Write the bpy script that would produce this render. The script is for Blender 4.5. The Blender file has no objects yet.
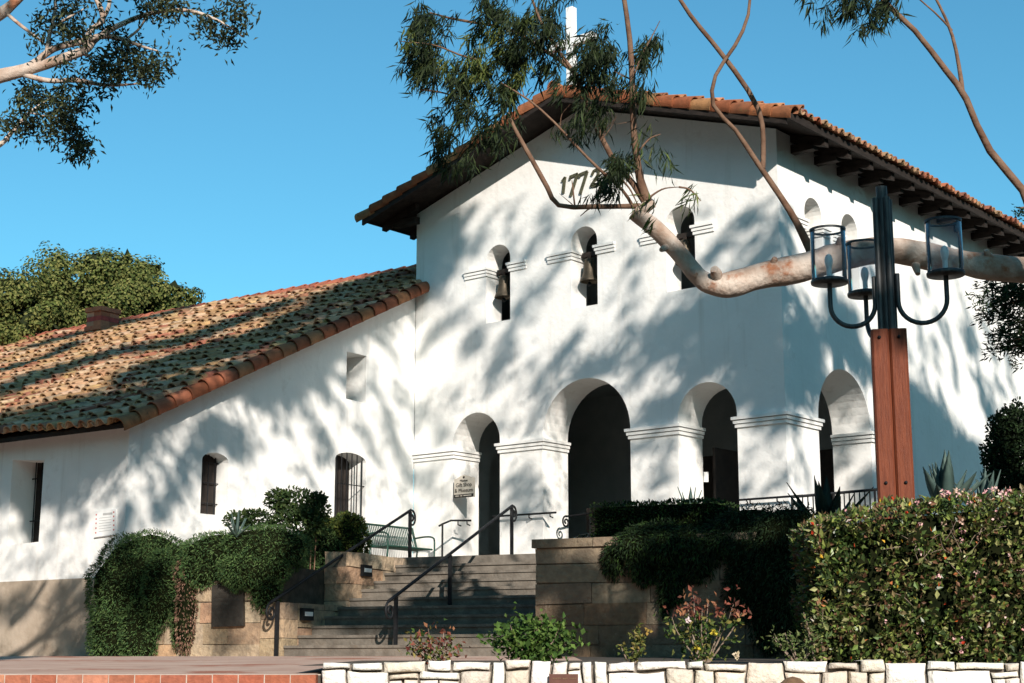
import bpy, math, random
import numpy as np
from mathutils import Vector, Matrix, noise
from mathutils.geometry import tessellate_polygon
R = math.radians
random.seed(7); rng = np.random.default_rng(7)
sc = bpy.context.scene
col = sc.collection

# ------------------------------------------------------------------ camera, sky, sun
F, PITCH = 1600.0, math.atan(322 / 1600)
cam = bpy.data.cameras.new("camera"); co = bpy.data.objects.new("camera", cam); col.objects.link(co)
cam.sensor_width = 36; cam.lens = F / 1024 * 36; cam.clip_start = .1; cam.clip_end = 2000
co.rotation_euler = (math.pi / 2 + PITCH, 0, 0); co.location = (0, 0, 0)
sc.camera = co
SUN = Vector((-.295, 1.215, -.58)).normalized()          # the way the light travels
SUN_EL = math.asin(-SUN.z); SUN_AZ = math.atan2(-SUN.x, -SUN.y)   # azimuth clockwise from +y
w = bpy.data.worlds.new("World"); sc.world = w; w.use_nodes = True
nt = w.node_tree; bg = nt.nodes["Background"]
sky = nt.nodes.new("ShaderNodeTexSky"); sky.sky_type = 'NISHITA'; sky.sun_disc = False
sky.sun_elevation = SUN_EL; sky.sun_rotation = SUN_AZ
sky.air_density = 1.0; sky.dust_density = .6; sky.ozone_density = 1.2
tint = nt.nodes.new("ShaderNodeMix"); tint.data_type = 'RGBA'; tint.blend_type = 'MULTIPLY'
tint.inputs[0].default_value = 1; tint.inputs[7].default_value = (.38, .87, .94, 1)
nt.links.new(sky.outputs[0], tint.inputs[6]); nt.links.new(tint.outputs[2], bg.inputs[0])
bg.inputs[1].default_value = .125
sl = bpy.data.lights.new("sun", 'SUN'); sl.energy = 5; sl.angle = R(.48); sl.color = (1, .91, .82)
so = bpy.data.objects.new("sun", sl); col.objects.link(so)
so.rotation_euler = SUN.to_track_quat('-Z', 'Y').to_euler()
so.location = (10, -30, 40)
sc.view_settings.view_transform = 'Standard'; sc.view_settings.look = 'None'
sc.view_settings.exposure = .38; sc.view_settings.gamma = 1
sc.render.engine = 'CYCLES'; sc.cycles.max_bounces = 6; sc.cycles.transparent_max_bounces = 12

# ------------------------------------------------------------------ frames
V3 = Vector
cp, sp = math.cos(PITCH), math.sin(PITCH)
def ray(px, py):
    x = (px - 512) / F; y = (341.5 - py) / F
    return V3((x, cp - sp * y, sp + cp * y))
def at(px, py, Y):
    r = ray(px, py); return r * (Y / r.y)
def onplane(px, py, p0, n):
    r = ray(px, py); return r * (p0.dot(n) / r.dot(n))
YAW = R(39.5)
U = V3((-math.cos(YAW), math.sin(YAW), 0)); V = V3((math.sin(YAW), math.cos(YAW), 0)); Z = V3((0, 0, 1))
C = at(788.5, 500, 30); C.z = 0
def fp(u, z, v=0.0): return C + U * u + V * v + Z * z          # church facade: u leftwards, v inwards
WY = R(35.5)
UW = V3((-math.cos(WY), math.sin(WY), 0)); VW = V3((math.sin(WY), math.cos(WY), 0))
L0 = fp(9.6, 0)
def wp(u, v, z): return L0 + UW * u + VW * v + Z * z            # low wing
SY = R(24)
SR = V3((math.cos(SY), -math.sin(SY), 0)); SB = V3((math.sin(SY), math.cos(SY), 0))
S0 = V3((.35, 24.57, 0))
def stp(r, b, z): return S0 + SR * r + SB * b + Z * z           # stairs: r rightwards, b inwards
GZ, LZ = .12, 1.95

# ------------------------------------------------------------------ materials
def mat(name, c, c2=None, scale=8, rough=.8, bump=0, bscale=60, attr=False, spots=None, spec=.3, detail=6, metal=0, trans=0, stretch=None, streak=None):
    m = bpy.data.materials.new(name); m.use_nodes = True
    t = m.node_tree; n = t.nodes; l = t.links; b = n["Principled BSDF"]
    b.inputs["Roughness"].default_value = rough; b.inputs["Specular IOR Level"].default_value = spec
    b.inputs["Metallic"].default_value = metal
    tc = n.new("ShaderNodeTexCoord"); src = tc.outputs["Object"]
    if stretch:
        mp = n.new("ShaderNodeMapping"); mp.inputs["Scale"].default_value = stretch
        l.new(src, mp.inputs[0]); src = mp.outputs[0]
    out = None
    if attr:
        a = n.new("ShaderNodeAttribute"); a.attribute_name = "tone"; out = a.outputs["Color"]
    if c2 is not None:
        nz = n.new("ShaderNodeTexNoise"); nz.inputs["Scale"].default_value = scale; nz.inputs["Detail"].default_value = detail
        l.new(src, nz.inputs["Vector"])
        rp = n.new("ShaderNodeValToRGB"); rp.color_ramp.elements[0].position = .35; rp.color_ramp.elements[1].position = .65
        rp.color_ramp.elements[0].color = (*c, 1); rp.color_ramp.elements[1].color = (*c2, 1)
        l.new(nz.outputs["Fac"], rp.inputs[0])
        if out is None: out = rp.outputs[0]
        else:
            mx = n.new("ShaderNodeMix"); mx.data_type = 'RGBA'; mx.blend_type = 'MULTIPLY'; mx.inputs[0].default_value = 1
            l.new(out, mx.inputs[6]); l.new(rp.outputs[0], mx.inputs[7]); out = mx.outputs[2]
    if spots:
        for (sc_, sz, lo, hi) in spots:
            nz = n.new("ShaderNodeTexNoise"); nz.inputs["Scale"].default_value = sz; nz.inputs["Detail"].default_value = 8
            nz.inputs["Roughness"].default_value = .65
            l.new(src, nz.inputs["Vector"])
            rp = n.new("ShaderNodeMapRange"); rp.inputs[1].default_value = lo; rp.inputs[2].default_value = hi
            l.new(nz.outputs["Fac"], rp.inputs[0])
            mx = n.new("ShaderNodeMix"); mx.data_type = 'RGBA'
            l.new(rp.outputs[0], mx.inputs[0])
            if out is None: mx.inputs[6].default_value = (*c, 1)
            else: l.new(out, mx.inputs[6])
            mx.inputs[7].default_value = (*sc_, 1); out = mx.outputs[2]
    if streak:
        mp2 = n.new("ShaderNodeMapping"); mp2.inputs["Scale"].default_value = (2.6, 2.6, .22); l.new(tc.outputs["Object"], mp2.inputs[0])
        nz = n.new("ShaderNodeTexNoise"); nz.inputs["Scale"].default_value = 1.7; nz.inputs["Detail"].default_value = 7; nz.inputs["Roughness"].default_value = .6
        l.new(mp2.outputs[0], nz.inputs["Vector"])
        rp = n.new("ShaderNodeMapRange"); rp.inputs[1].default_value = .56; rp.inputs[2].default_value = .80; rp.inputs[4].default_value = .5
        l.new(nz.outputs["Fac"], rp.inputs[0]); mx = n.new("ShaderNodeMix"); mx.data_type = 'RGBA'
        l.new(rp.outputs[0], mx.inputs[0]); l.new(out, mx.inputs[6]); mx.inputs[7].default_value = (*streak, 1); out = mx.outputs[2]
    if out is None: b.inputs["Base Color"].default_value = (*c, 1)
    else: l.new(out, b.inputs["Base Color"])
    if bump:
        nz = n.new("ShaderNodeTexNoise"); nz.inputs["Scale"].default_value = bscale; nz.inputs["Detail"].default_value = 5
        l.new(src, nz.inputs["Vector"])
        bp = n.new("ShaderNodeBump"); bp.inputs["Strength"].default_value = bump; bp.inputs["Distance"].default_value = .03
        l.new(nz.outputs["Fac"], bp.inputs["Height"]); l.new(bp.outputs[0], b.inputs["Normal"])
    if trans:
        tr = n.new("ShaderNodeBsdfTranslucent"); ms = n.new("ShaderNodeMixShader"); ms.inputs[0].default_value = trans
        if out is not None: l.new(out, tr.inputs[0])
        else: tr.inputs[0].default_value = (*c, 1)
        l.new(b.outputs[0], ms.inputs[1]); l.new(tr.outputs[0], ms.inputs[2]); l.new(ms.outputs[0], n["Material Output"].inputs[0])
    return m
M = {}
M['stucco'] = mat('white_stucco', (.80, .79, .76), (.85, .84, .81), 1.3, .9, .35, 9, spots=[((.64, .60, .55), 2.6, .60, .85)], spec=.1, streak=(.58, .54, .48))
M['moulding'] = mat('white_moulding', (.80, .79, .76), (.84, .83, .80), 4, .9, .2, 20, spec=.1)
M['inner'] = mat('shaded_porch_plaster', (.20, .235, .24), (.24, .275, .28), 2, .95, .2, 12, spec=.05)  # pale plaster with the porch's shade put into its colour
M['black_wood'] = mat('dark_door_wood', (.018, .014, .012), (.03, .022, .018), 6, .7)
M['beam'] = mat('dark_roof_timber', (.014, .010, .008), (.028, .02, .016), 5, .85, .4, 30, stretch=(1, 1, 4))
M['tile'] = mat('clay_tile', (.72, .72, .72), (1.1, 1.08, 1.05), 5, .9, .5, 45, attr=True, spots=[((.50, .34, .14), 2.0, .55, .74), ((.55, .43, .28), 6, .62, .74), ((.05, .04, .028), 4.5, .56, .74)], spec=.1)
M['tile_clean'] = mat('red_clay_tile', (.7, .7, .7), (1.1, 1.05, 1.0), 5, .9, .5, 45, attr=True, spots=[((.28, .2, .08), 3.5, .62, .75), ((.05, .04, .03), 7, .58, .75)], spec=.1)
M['plinth'] = mat('buff_base_render', (.36, .29, .22), (.45, .37, .29), 2.2, .92, .4, 8, spots=[((.24, .19, .14), 1.6, .55, .75), ((.7, .66, .6), 6, .70, .74)], spec=.1)
M['stone'] = mat('sandstone_block', (.8, .8, .8), (1.12, 1.1, 1.05), 9, .92, 1.0, 14, attr=True, spots=[((.14, .11, .08), 3.5, .52, .75), ((.30, .25, .19), 11, .62, .76)], spec=.1)
M['step'] = mat('worn_step_stone', (.12, .104, .086), (.19, .166, .138), 5, .9, .4, 22, spots=[((.16, .13, .1), 3.1, .55, .75)], spec=.15)
M['white_stone'] = mat('pale_limestone', (.86, .86, .86), (1.08, 1.06, 1.03), 14, .9, .8, 26, attr=True, spots=[((.40, .34, .27), 9, .60, .80)], spec=.1)
M['mortar'] = mat('wall_mortar', (.10, .085, .07), (.20, .17, .14), 20, .95)
M['brick'] = mat('orange_brick', (.8, .8, .8), (1.1, 1.08, 1.05), 18, .9, .4, 40, attr=True, spec=.15)
M['grout'] = mat('pale_grout', (.40, .33, .28), (.48, .40, .34), 20, .95)
M['path'] = mat('pinkish_concrete_paving', (.44, .29, .225), (.53, .38, .30), 1.2, .92, .25, 30, spots=[((.34, .14, .09), .55, .56, .62), ((.2, .15, .12), 1.7, .6, .75)], spec=.1)
M['ground'] = mat('dusty_ground', (.06, .05, .04), (.08, .068, .055), 1, .95, .4, 14)
M['soil'] = mat('dark_soil', (.06, .045, .032), (.11, .085, .06), 6, .97, .8, 20)
M['iron'] = mat('black_painted_iron', (.009, .01, .011), (.015, .016, .018), 20, .55, spec=.18)
M['steel'] = mat('weathered_dark_steel', (.035, .037, .040), (.085, .082, .078), 12, .48, .15, 50, metal=.3, spec=.5, stretch=(3, 3, .4))
M['redwood'] = mat('red_stained_post_timber', (.125, .030, .013), (.19, .05, .021), 5, .6, .35, 14, spec=.25, stretch=(14, 14, .8), spots=[((.10, .035, .02), 3.2, .58, .8)])
M['green_paint'] = mat('dark_green_bench_paint', (.006, .042, .029), (.010, .056, .038), 18, .45, spec=.4)
M['bronze'] = mat('dark_bronze', (.045, .04, .034), (.075, .066, .055), 9, .5, .3, 60, metal=.5)
M['bell'] = mat('green_brown_bell_bronze', (.055, .045, .032), (.095, .075, .05), 8, .5, .2, 30, metal=.45)
M['bark'] = mat('pale_peeling_bark', (.34, .235, .175), (.56, .47, .40), 3.4, .85, .8, 16, spots=[((.30, .13, .07), 2.0, .56, .64), ((.12, .085, .065), 5, .64, .74)], spec=.15)
M['bark_dark'] = mat('brown_bark', (.12, .068, .045), (.20, .125, .085), 5, .9, .6, 18, spec=.1)
M['leaf'] = mat('foliage', (1, 1, 1), None, attr=True, rough=.65, spec=.18, trans=.22)
M['leaf_gloss'] = mat('glossy_hedge_foliage', (1, 1, 1), None, attr=True, rough=.38, spec=.45, trans=.15)
M['leaf_matt'] = mat('matt_foliage', (1, 1, 1), None, attr=True, rough=.75, spec=.15, trans=.12)
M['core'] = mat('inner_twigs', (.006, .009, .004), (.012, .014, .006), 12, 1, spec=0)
M['twig'] = mat('grey_twig', (.17, .12, .09), (.28, .22, .17), 14, .9)
M['agave'] = mat('grey_green_agave', (.05, .085, .075), (.085, .13, .11), 3, .6, spec=.3)
M['agave_shade'] = mat('shade_darkened_agave', (.018, .032, .024), (.03, .045, .034), 3, .7, spec=.15)  # agave green darkened, the shade it stands in put into the colour
M['white_paint'] = mat('white_paint', (.8, .8, .78), (.84, .84, .82), 5, .6)
M['cream'] = mat('cream_sign_paint', (.50, .455, .385), (.56, .51, .43), 8, .7)
M['letter'] = mat('black_lettering', (.02, .018, .016), None, rough=.7)
M['numeral'] = mat('bronze_numeral', (.055, .055, .032), (.10, .098, .06), 20, .6)
M['red_mark'] = mat('faded_red_print', (.55, .18, .16), None, rough=.8)
M['grey_mark'] = mat('faded_grey_print', (.45, .45, .44), None, rough=.8)
M['brownplate'] = mat('brown_metal_plate', (.095, .036, .024), (.13, .05, .034), 12, .6)
M['dome'] = mat('brown_rusted_cap', (.13, .075, .04), (.20, .12, .065), 14, .7, .3, 40)
M['chimney'] = mat('chimney_brick', (.8, .8, .8), (1.1, 1.05, 1.0), 9, .92, .4, 40, attr=True, spec=.1)
g = bpy.data.materials.new('lantern_glass'); g.use_nodes = True
gn = g.node_tree.nodes; gl = g.node_tree.links; gn.remove(gn["Principled BSDF"])
ga = gn.new("ShaderNodeBsdfTransparent"); ga.inputs[0].default_value = (.97, .98, .99, 1)
gb = gn.new("ShaderNodeBsdfGlossy"); gb.inputs["Roughness"].default_value = .05
gf = gn.new("ShaderNodeFresnel"); gf.inputs[0].default_value = 1.28
gm = gn.new("ShaderNodeMixShader"); gl.new(gf.outputs[0], gm.inputs[0]); gl.new(ga.outputs[0], gm.inputs[1]); gl.new(gb.outputs[0], gm.inputs[2])
gd = gn.new("ShaderNodeBsdfTranslucent"); gd.inputs[0].default_value = (.85, .87, .9, 1); g2 = gn.new("ShaderNodeMixShader"); g2.inputs[0].default_value = .035
gl.new(gm.outputs[0], g2.inputs[1]); gl.new(gd.outputs[0], g2.inputs[2]); gl.new(g2.outputs[0], gn["Material Output"].inputs[0])
M['glass'] = g
M['bulb'] = mat('frosted_bulb', (.75, .75, .72), None, rough=.3)

# ------------------------------------------------------------------ mesh helpers
class MB:
    def __init__(s): s.v = []; s.f = []; s.t = []; s.sm = []
    def add(s, vs, fs, tone=None, smooth=False):
        o = len(s.v); s.v.extend([tuple(p) for p in vs])
        for f in fs:
            s.f.append([i + o for i in f]); s.t.append(tone or (1, 1, 1)); s.sm.append(smooth)
    def box(s, o, a, b, c, tone=None, jit=0):          # corner o and three edge vectors
        o, a, b, c = map(V3, (o, a, b, c))
        P = [o, o + a, o + a + b, o + b, o + c, o + a + c, o + a + b + c, o + b + c]
        if jit: P = [p + V3([random.uniform(-jit, jit) for _ in range(3)]) for p in P]
        if a.cross(b).dot(c) < 0:
            fs = [(0, 1, 2, 3), (7, 6, 5, 4), (4, 5, 1, 0), (5, 6, 2, 1), (6, 7, 3, 2), (7, 4, 0, 3)]
        else:
            fs = [(3, 2, 1, 0), (4, 5, 6, 7), (0, 1, 5, 4), (1, 2, 6, 5), (2, 3, 7, 6), (3, 0, 4, 7)]
        s.add(P, fs, tone)
    def bbox(s, c, sx, sy, sz, ax=V3((1, 0, 0)), ay=V3((0, 1, 0)), az=Z, tone=None):
        c = V3(c); s.box(c - ax * sx / 2 - ay * sy / 2 - az * sz / 2, ax * sx, ay * sy, az * sz, tone)
    def tube(s, pts, rad, n=8, cap=True, tone=None, sq=None):
        pts = [V3(p) for p in pts]
        if not isinstance(rad, (list, tuple)): rad = [rad] * len(pts)
        vs = []; prev = None
        for i, p in enumerate(pts):
            d = (pts[min(i + 1, len(pts) - 1)] - pts[max(i - 1, 0)])
            if d.length < 1e-9: d = V3((0, 0, 1))
            d.normalize()
            if prev is None: a = d.orthogonal().normalized()
            else:
                a = prev - d * prev.dot(d); a = a.normalized() if a.length > 1e-6 else d.orthogonal().normalized()
            prev = a; bb = d.cross(a)
            for k in range(n):
                th = 2 * math.pi * k / n
                vs.append(p + (a * math.cos(th) + bb * math.sin(th)) * rad[i])
        fs = []
        for i in range(len(pts) - 1):
            for k in range(n):
                fs.append((i * n + k, i * n + (k + 1) % n, (i + 1) * n + (k + 1) % n, (i + 1) * n + k))
        s.add(vs, fs, tone, True)
        if cap:
            m = (len(pts) - 1) * n
            s.add(vs[:n], [tuple(range(n - 1, -1, -1))], tone); s.add(vs[m:], [tuple(range(n))], tone)
    def lathe(s, base, prof, n=24, axis=Z, tone=None, smooth=True):
        a = axis.orthogonal().normalized(); bb = axis.cross(a); vs = []
        for (r, z) in prof:
            for k in range(n):
                th = 2 * math.pi * k / n
                vs.append(V3(base) + axis * z + (a * math.cos(th) + bb * math.sin(th)) * r)
        fs = [(i * n + k, i * n + (k + 1) % n, (i + 1) * n + (k + 1) % n, (i + 1) * n + k) for i in range(len(prof) - 1) for k in range(n)]
        s.add(vs, fs, tone, smooth)
    def leaf(s, p, d, nrm, ln, wd, tone, bend=.15):     # a bent pointed blade of four triangles
        d = d.normalized(); side = d.cross(nrm)
        if side.length < 1e-4: side = d.orthogonal()
        side.normalize(); nn = side.cross(d)
        m = p + d * ln * .45 + nn * ln * bend; e = p + d * ln
        s.add([p, m - side * wd / 2, e, m + side * wd / 2], [(0, 1, 2, 3)], tone)
    def build(s, name, m, parent=None, loc=None):
        me = bpy.data.meshes.new(name)
        o = bpy.data.objects.new(name, me)
        org = V3(loc) if loc is not None else V3((0, 0, 0))
        if parent is not None: org = parent['_org'] if '_org' in parent else V3((0, 0, 0)); org = V3(org)
        me.from_pydata([tuple(V3(p) - org) for p in s.v] if (org.length > 0) else s.v, [], s.f)
        me.polygons.foreach_set('use_smooth', s.sm)
        ca = me.color_attributes.new('tone', 'FLOAT_COLOR', 'CORNER')
        arr = np.ones((len(me.loops), 4), np.float32)
        tn = np.array(s.t, np.float32).reshape(-1, 3); cnt = np.array([len(f) for f in s.f])
        arr[:, :3] = np.repeat(tn, cnt, axis=0); ca.data.foreach_set('color', arr.ravel())
        me.materials.append(m); me.update()
        col.objects.link(o)
        if parent is None: o.location = org
        else:
            o.parent = parent
        ORG[o.name] = org
        return o
ORG = {}
class _O(dict): pass
def build(mb, name, m, parent=None, loc=None):
    """one mesh object; its vertices are given in world space"""
    org = V3((0, 0, 0))
    if parent is not None: org = ORG[parent.name]
    elif loc is not None: org = V3(loc)
    me = bpy.data.meshes.new(name); o = bpy.data.objects.new(name, me)
    v = np.array(mb.v, np.float64).reshape(-1, 3) - np.array(org)
    me.from_pydata(v.tolist(), [], mb.f)
    me.polygons.foreach_set('use_smooth', mb.sm)
    ca = me.color_attributes.new('tone', 'FLOAT_COLOR', 'CORNER')
    arr = np.ones((len(me.loops), 4), np.float32)
    arr[:, :3] = np.repeat(np.array(mb.t, np.float32).reshape(-1, 3), [len(f) for f in mb.f], axis=0)
    ca.data.foreach_set('color', arr.ravel())
    me.materials.append(m); col.objects.link(o)
    if parent is not None: o.parent = parent
    else: o.location = org
    ORG[o.name] = org
    return o
def tag(o, label=None, cat=None, group=None, kind=None):
    if label: o['label'] = label
    if cat: o['category'] = cat
    if group: o['group'] = group
    if kind: o['kind'] = kind
    return o
def thing(name, loc, label, cat, group=None):
    o = bpy.data.objects.new(name, None); o.empty_display_size = .3; col.objects.link(o); o.location = loc
    ORG[o.name] = V3(loc); return tag(o, label, cat, group)
def copy_tree(o, parent=None):
    c = o.copy(); col.objects.link(c)
    if parent is not None: c.parent = parent
    for ch in list(o.children): copy_tree(ch, c)
    return c
def smooth_path(pts, k=6):
    pts = [V3(p) for p in pts]; P = [pts[0] * 2 - pts[1]] + pts + [pts[-1] * 2 - pts[-2]]; out = []
    for i in range(1, len(P) - 2):
        a, b_, c, d = P[i - 1:i + 3]
        for j in range(k):
            t = j / k
            out.append(.5 * ((2 * b_) + (c - a) * t + (2 * a - 5 * b_ + 4 * c - d) * t * t + (3 * b_ - a - 3 * c + d) * t ** 3))
    out.append(pts[-1]); return out
def lerp_r(r, n):
    x = np.linspace(0, len(r) - 1, n); return list(np.interp(x, range(len(r)), r))
def limb(mb, pts, rads, n=9, k=6, wob=0.0, tone=None):
    P = smooth_path(pts, k); r = lerp_r(rads, len(P))
    r = [q * (1 + .13 * noise.noise(p * 2.3) + .05 * noise.noise(p * 7)) for q, p in zip(r, P)]
    if wob: P = [p + V3((noise.noise(p * 1.7), noise.noise(p * 1.7 + V3((9, 0, 0))), noise.noise(p * 1.7 + V3((0, 9, 0))))) * wob for p in P]
    mb.tube(P, r, n, tone=tone)
def rv(s=1.0):
    return V3(rng.normal(0, s, 3))
def tone(c, var=.25, hv=.03):
    k = 1 + random.uniform(-var, var)
    return tuple(max(.002, x * k * (1 + random.uniform(-hv, hv))) for x in c)

# ------------------------------------------------------------------ openings
def arch_hole(u0, u1, sill, spring, n=14, rise=None):
    c = (u0 + u1) / 2; r = (u1 - u0) / 2; rz = rise or r
    pts = [(u0, sill)] + [(c - r * math.cos(math.pi * i / n), spring + rz * math.sin(math.pi * i / n)) for i in range(n + 1)] + [(u1, sill)]
    return pts
def panel(mb, outline, holes, f, depth=None, inward=None, flip=False):
    """a flat wall with holes; f maps (a, z) to a point, reveals run along inward*depth"""
    loops = [outline] + holes
    tri = tessellate_polygon([[V3((a, z, 0)) for a, z in lp] for lp in loops])
    flat = [p for lp in loops for p in lp]
    mb.add([f(a, z) for a, z in flat], [tuple(t) for t in tri])
    for i, h in enumerate(holes):
        d = depth[i] if isinstance(depth, list) else depth
        if not d: continue
        n = len(h); vs = [f(a, z) for a, z in h] + [f(a, z) + inward * d for a, z in h]
        arc = n > 6
        for k in range(n):
            q = (k, (k + 1) % n, (k + 1) % n + n, k + n)
            mb.add([vs[j] for j in q], [(0, 1, 2, 3)], None, False)

# ------------------------------------------------------------------ ground
mb = MB()
prof = [(-400, -1.55), (14.145, -1.55), (14.15, -.10), (24.3, .10), (40, .12), (600, .12)]
for i in range(len(prof) - 1):
    (y0, z0), (y1, z1) = prof[i], prof[i + 1]
    mb.add([(-500, y0, z0), (500, y0, z0), (500, y1, z1), (-500, y1, z1)], [(0, 1, 2, 3)])
tag(build(mb, 'ground', M['ground']), kind='structure')
mb = MB()
xs = [-14, -2.0]
mb.add([(-14, 14.16, -.092), (-1.72, 14.16, -.092), (-1.72, 24.3, .106), (-14, 24.3, .106)], [(0, 1, 2, 3)])
mb.add([(-14, 24.3, .106), (.9, 24.3, .106), (.9, 31, .124), (-14, 31, .124)], [(0, 1, 2, 3)])
mb.add([(-1.72, 20.5, .031), (.9, 20.5, .031), (.9, 24.3, .106), (-1.72, 24.3, .106)], [(0, 1, 2, 3)])
tag(build(mb, 'path', M['path']), kind='structure')

# ------------------------------------------------------------------ roof tiles
TERRA = [(.40, .145, .075), (.34, .12, .065), (.45, .21, .12), (.43, .27, .16), (.30, .12, .08), (.48, .31, .19)]
LICH = [(.36, .15, .085), (.42, .235, .13), (.47, .285, .165), (.40, .235, .12), (.50, .34, .22), (.44, .235, .14), (.33, .125, .08), (.45, .295, .15)]
def barrel(mb, p, x, y, zn, ln, r0, r1, n, tn, thick=.022, lift=.055, up=True):
    s_ = 1 if up else -1; vs = []
    for (r, yy, lz) in ((r0, 0, lift), (r1, ln, 0), (r0 - thick, 0, lift), (r1 - thick, ln, 0)):
        for k in range(n + 1):
            th = math.pi * k / n
            vs.append(p + x * (r * math.cos(th)) + y * yy + zn * (lz + s_ * r * math.sin(th)))
    m = n + 1; fs = []
    for k in range(n):
        fs.append((k, k + 1, m + k + 1, m + k)); fs.append((2 * m + k, 3 * m + k, 3 * m + k + 1, 2 * m + k + 1))
    mb.add(vs, fs, tn, True)
    mb.add(vs, [(k, 2 * m + k, 2 * m + k + 1, k + 1) for k in range(n)], tn, False)
def tiled(mb, p0, x, y, zn, ncol, nrow, pitch, expo, pal, n=6, sag=.02, limit=None, stag=.0):
    for i in range(ncol):
        ph = random.uniform(-.5, .5) * expo * stag
        for j in range(nrow):
            if limit and not limit(i, j): continue
            q = p0 + x * (i * pitch + random.uniform(-.012, .012)) + y * (j * expo + (ph if j else max(0, ph * .3)) + random.uniform(-.05, .05))
            q = q + zn * (sag * noise.noise(q * .45) + random.uniform(-.018, .018))
            a = random.uniform(-.06, .06); xx = (x + y * a).normalized(); yy = (y - x * a).normalized()
            pt = V3(q) * .5
            k = min(len(pal) - 1, int((noise.noise(pt) * .5 + .5 + random.uniform(-.22, .22)) * len(pal))) if random.random() < .82 else random.randrange(len(pal))
            barrel(mb, q, xx, yy, zn, expo * 1.22, pitch * .43, pitch * .34, n, tone(pal[max(0, k)], .16))
            barrel(mb, q + x * pitch / 2 + zn * .065, xx, yy, zn, expo * 1.2, pitch * .36, pitch * .40, 4, tone(pal[max(0, k)], .2), up=False)

# ------------------------------------------------------------------ church
church = thing('mission_church', fp(0, .12), 'tall white stucco church with arched porch, open bell niches and low red tiled gable roof', 'church')
SLOPE = .312; RZ = 11.85; UC = 4.8
def soff(u): return RZ - .05 - SLOPE * abs(u - UC)
arches = [arch_hole(7.06, 8.42, LZ, 4.75, 16), arch_hole(3.60, 5.88, LZ, 4.72, 22), arch_hole(1.07, 2.44, LZ, 4.76, 16)]
bells_u = [7.12, 4.735, 2.29]
niches = [arch_hole(u - .35, u + .35, 7.40, 8.80, 14) for u in bells_u]
mb = MB()
outl = [(0, 0), (9.6, 0), (9.6, soff(9.6)), (UC, soff(UC)), (0, soff(0))]
# the arch holes meet the floor inside the wall outline
panel(mb, outl, arches + niches, lambda a, z: fp(a, z), [.88] * 3 + [.55] * 3, V)
build(mb, 'front_wall', M['stucco'], church)
mb = MB()
NAVE = 36.0
sarch = arch_hole(1.27, 3.46, LZ, 4.73, 22)
swin = [arch_hole(1.02, 1.72, 7.42, 8.85, 14), arch_hole(2.56, 3.26, 7.42, 8.85, 14)]
zt = soff(0)
panel(mb, [(0, 0), (NAVE, 0), (NAVE, zt), (0, zt)], [sarch] + swin, lambda a, z: fp(0, z, a), [.88, .55, .55], U)
build(mb, 'side_wall', M['stucco'], church)
mb = MB()
mb.add([fp(9.6, 0, 0), fp(9.6, 0, NAVE), fp(9.6, soff(9.6), NAVE), fp(9.6, soff(9.6), 0)], [(0, 1, 2, 3)])
mb.add([fp(9.6, 0, NAVE), fp(0, 0, NAVE), fp(0, zt, NAVE), fp(UC, soff(UC), NAVE), fp(9.6, soff(9.6), NAVE)], [(0, 1, 2, 3, 4)])
build(mb, 'rear_wall', M['stucco'], church)
# porch and bell loft interiors
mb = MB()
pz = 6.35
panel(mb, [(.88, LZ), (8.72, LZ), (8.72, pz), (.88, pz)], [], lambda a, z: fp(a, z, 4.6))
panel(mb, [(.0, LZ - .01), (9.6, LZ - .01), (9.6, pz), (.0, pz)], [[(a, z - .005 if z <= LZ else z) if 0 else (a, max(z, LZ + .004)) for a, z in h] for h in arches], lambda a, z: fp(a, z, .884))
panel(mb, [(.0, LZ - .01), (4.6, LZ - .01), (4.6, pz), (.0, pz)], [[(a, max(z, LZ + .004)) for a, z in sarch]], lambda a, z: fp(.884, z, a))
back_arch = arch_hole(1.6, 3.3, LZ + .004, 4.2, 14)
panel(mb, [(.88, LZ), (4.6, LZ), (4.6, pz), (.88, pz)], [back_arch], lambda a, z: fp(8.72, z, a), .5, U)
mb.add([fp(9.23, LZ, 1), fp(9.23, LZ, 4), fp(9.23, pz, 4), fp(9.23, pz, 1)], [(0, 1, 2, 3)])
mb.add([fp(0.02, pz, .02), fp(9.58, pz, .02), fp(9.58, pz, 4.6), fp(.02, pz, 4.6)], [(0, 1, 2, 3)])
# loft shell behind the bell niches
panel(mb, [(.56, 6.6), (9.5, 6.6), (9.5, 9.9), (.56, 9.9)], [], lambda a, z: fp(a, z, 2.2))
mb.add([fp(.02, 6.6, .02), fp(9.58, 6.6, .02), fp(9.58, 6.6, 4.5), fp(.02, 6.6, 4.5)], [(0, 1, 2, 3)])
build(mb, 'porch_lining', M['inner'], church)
mb = MB()
mb.box(fp(.02, LZ - .3, .02), U * 9.56, V * 4.55, Z * .3)
build(mb, 'porch_floor', M['step'], church)
mb = MB()
mb.box(fp(4.0, LZ, 4.5), U * 1.6, V * .08, Z * 2.7); build(mb, 'door', M['black_wood'], church)
mb = MB()
mb.box(fp(1.0, LZ, 4.5), U * 1.5, V * .08, Z * 2.6); build(mb, 'door', M['black_wood'], church)
mb = MB()
mb.box(fp(2.25, LZ + .05, 1.05), U * .06, V * .9, Z * 2.3); build(mb, 'open_door_leaf', M['black_wood'], church)
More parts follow.
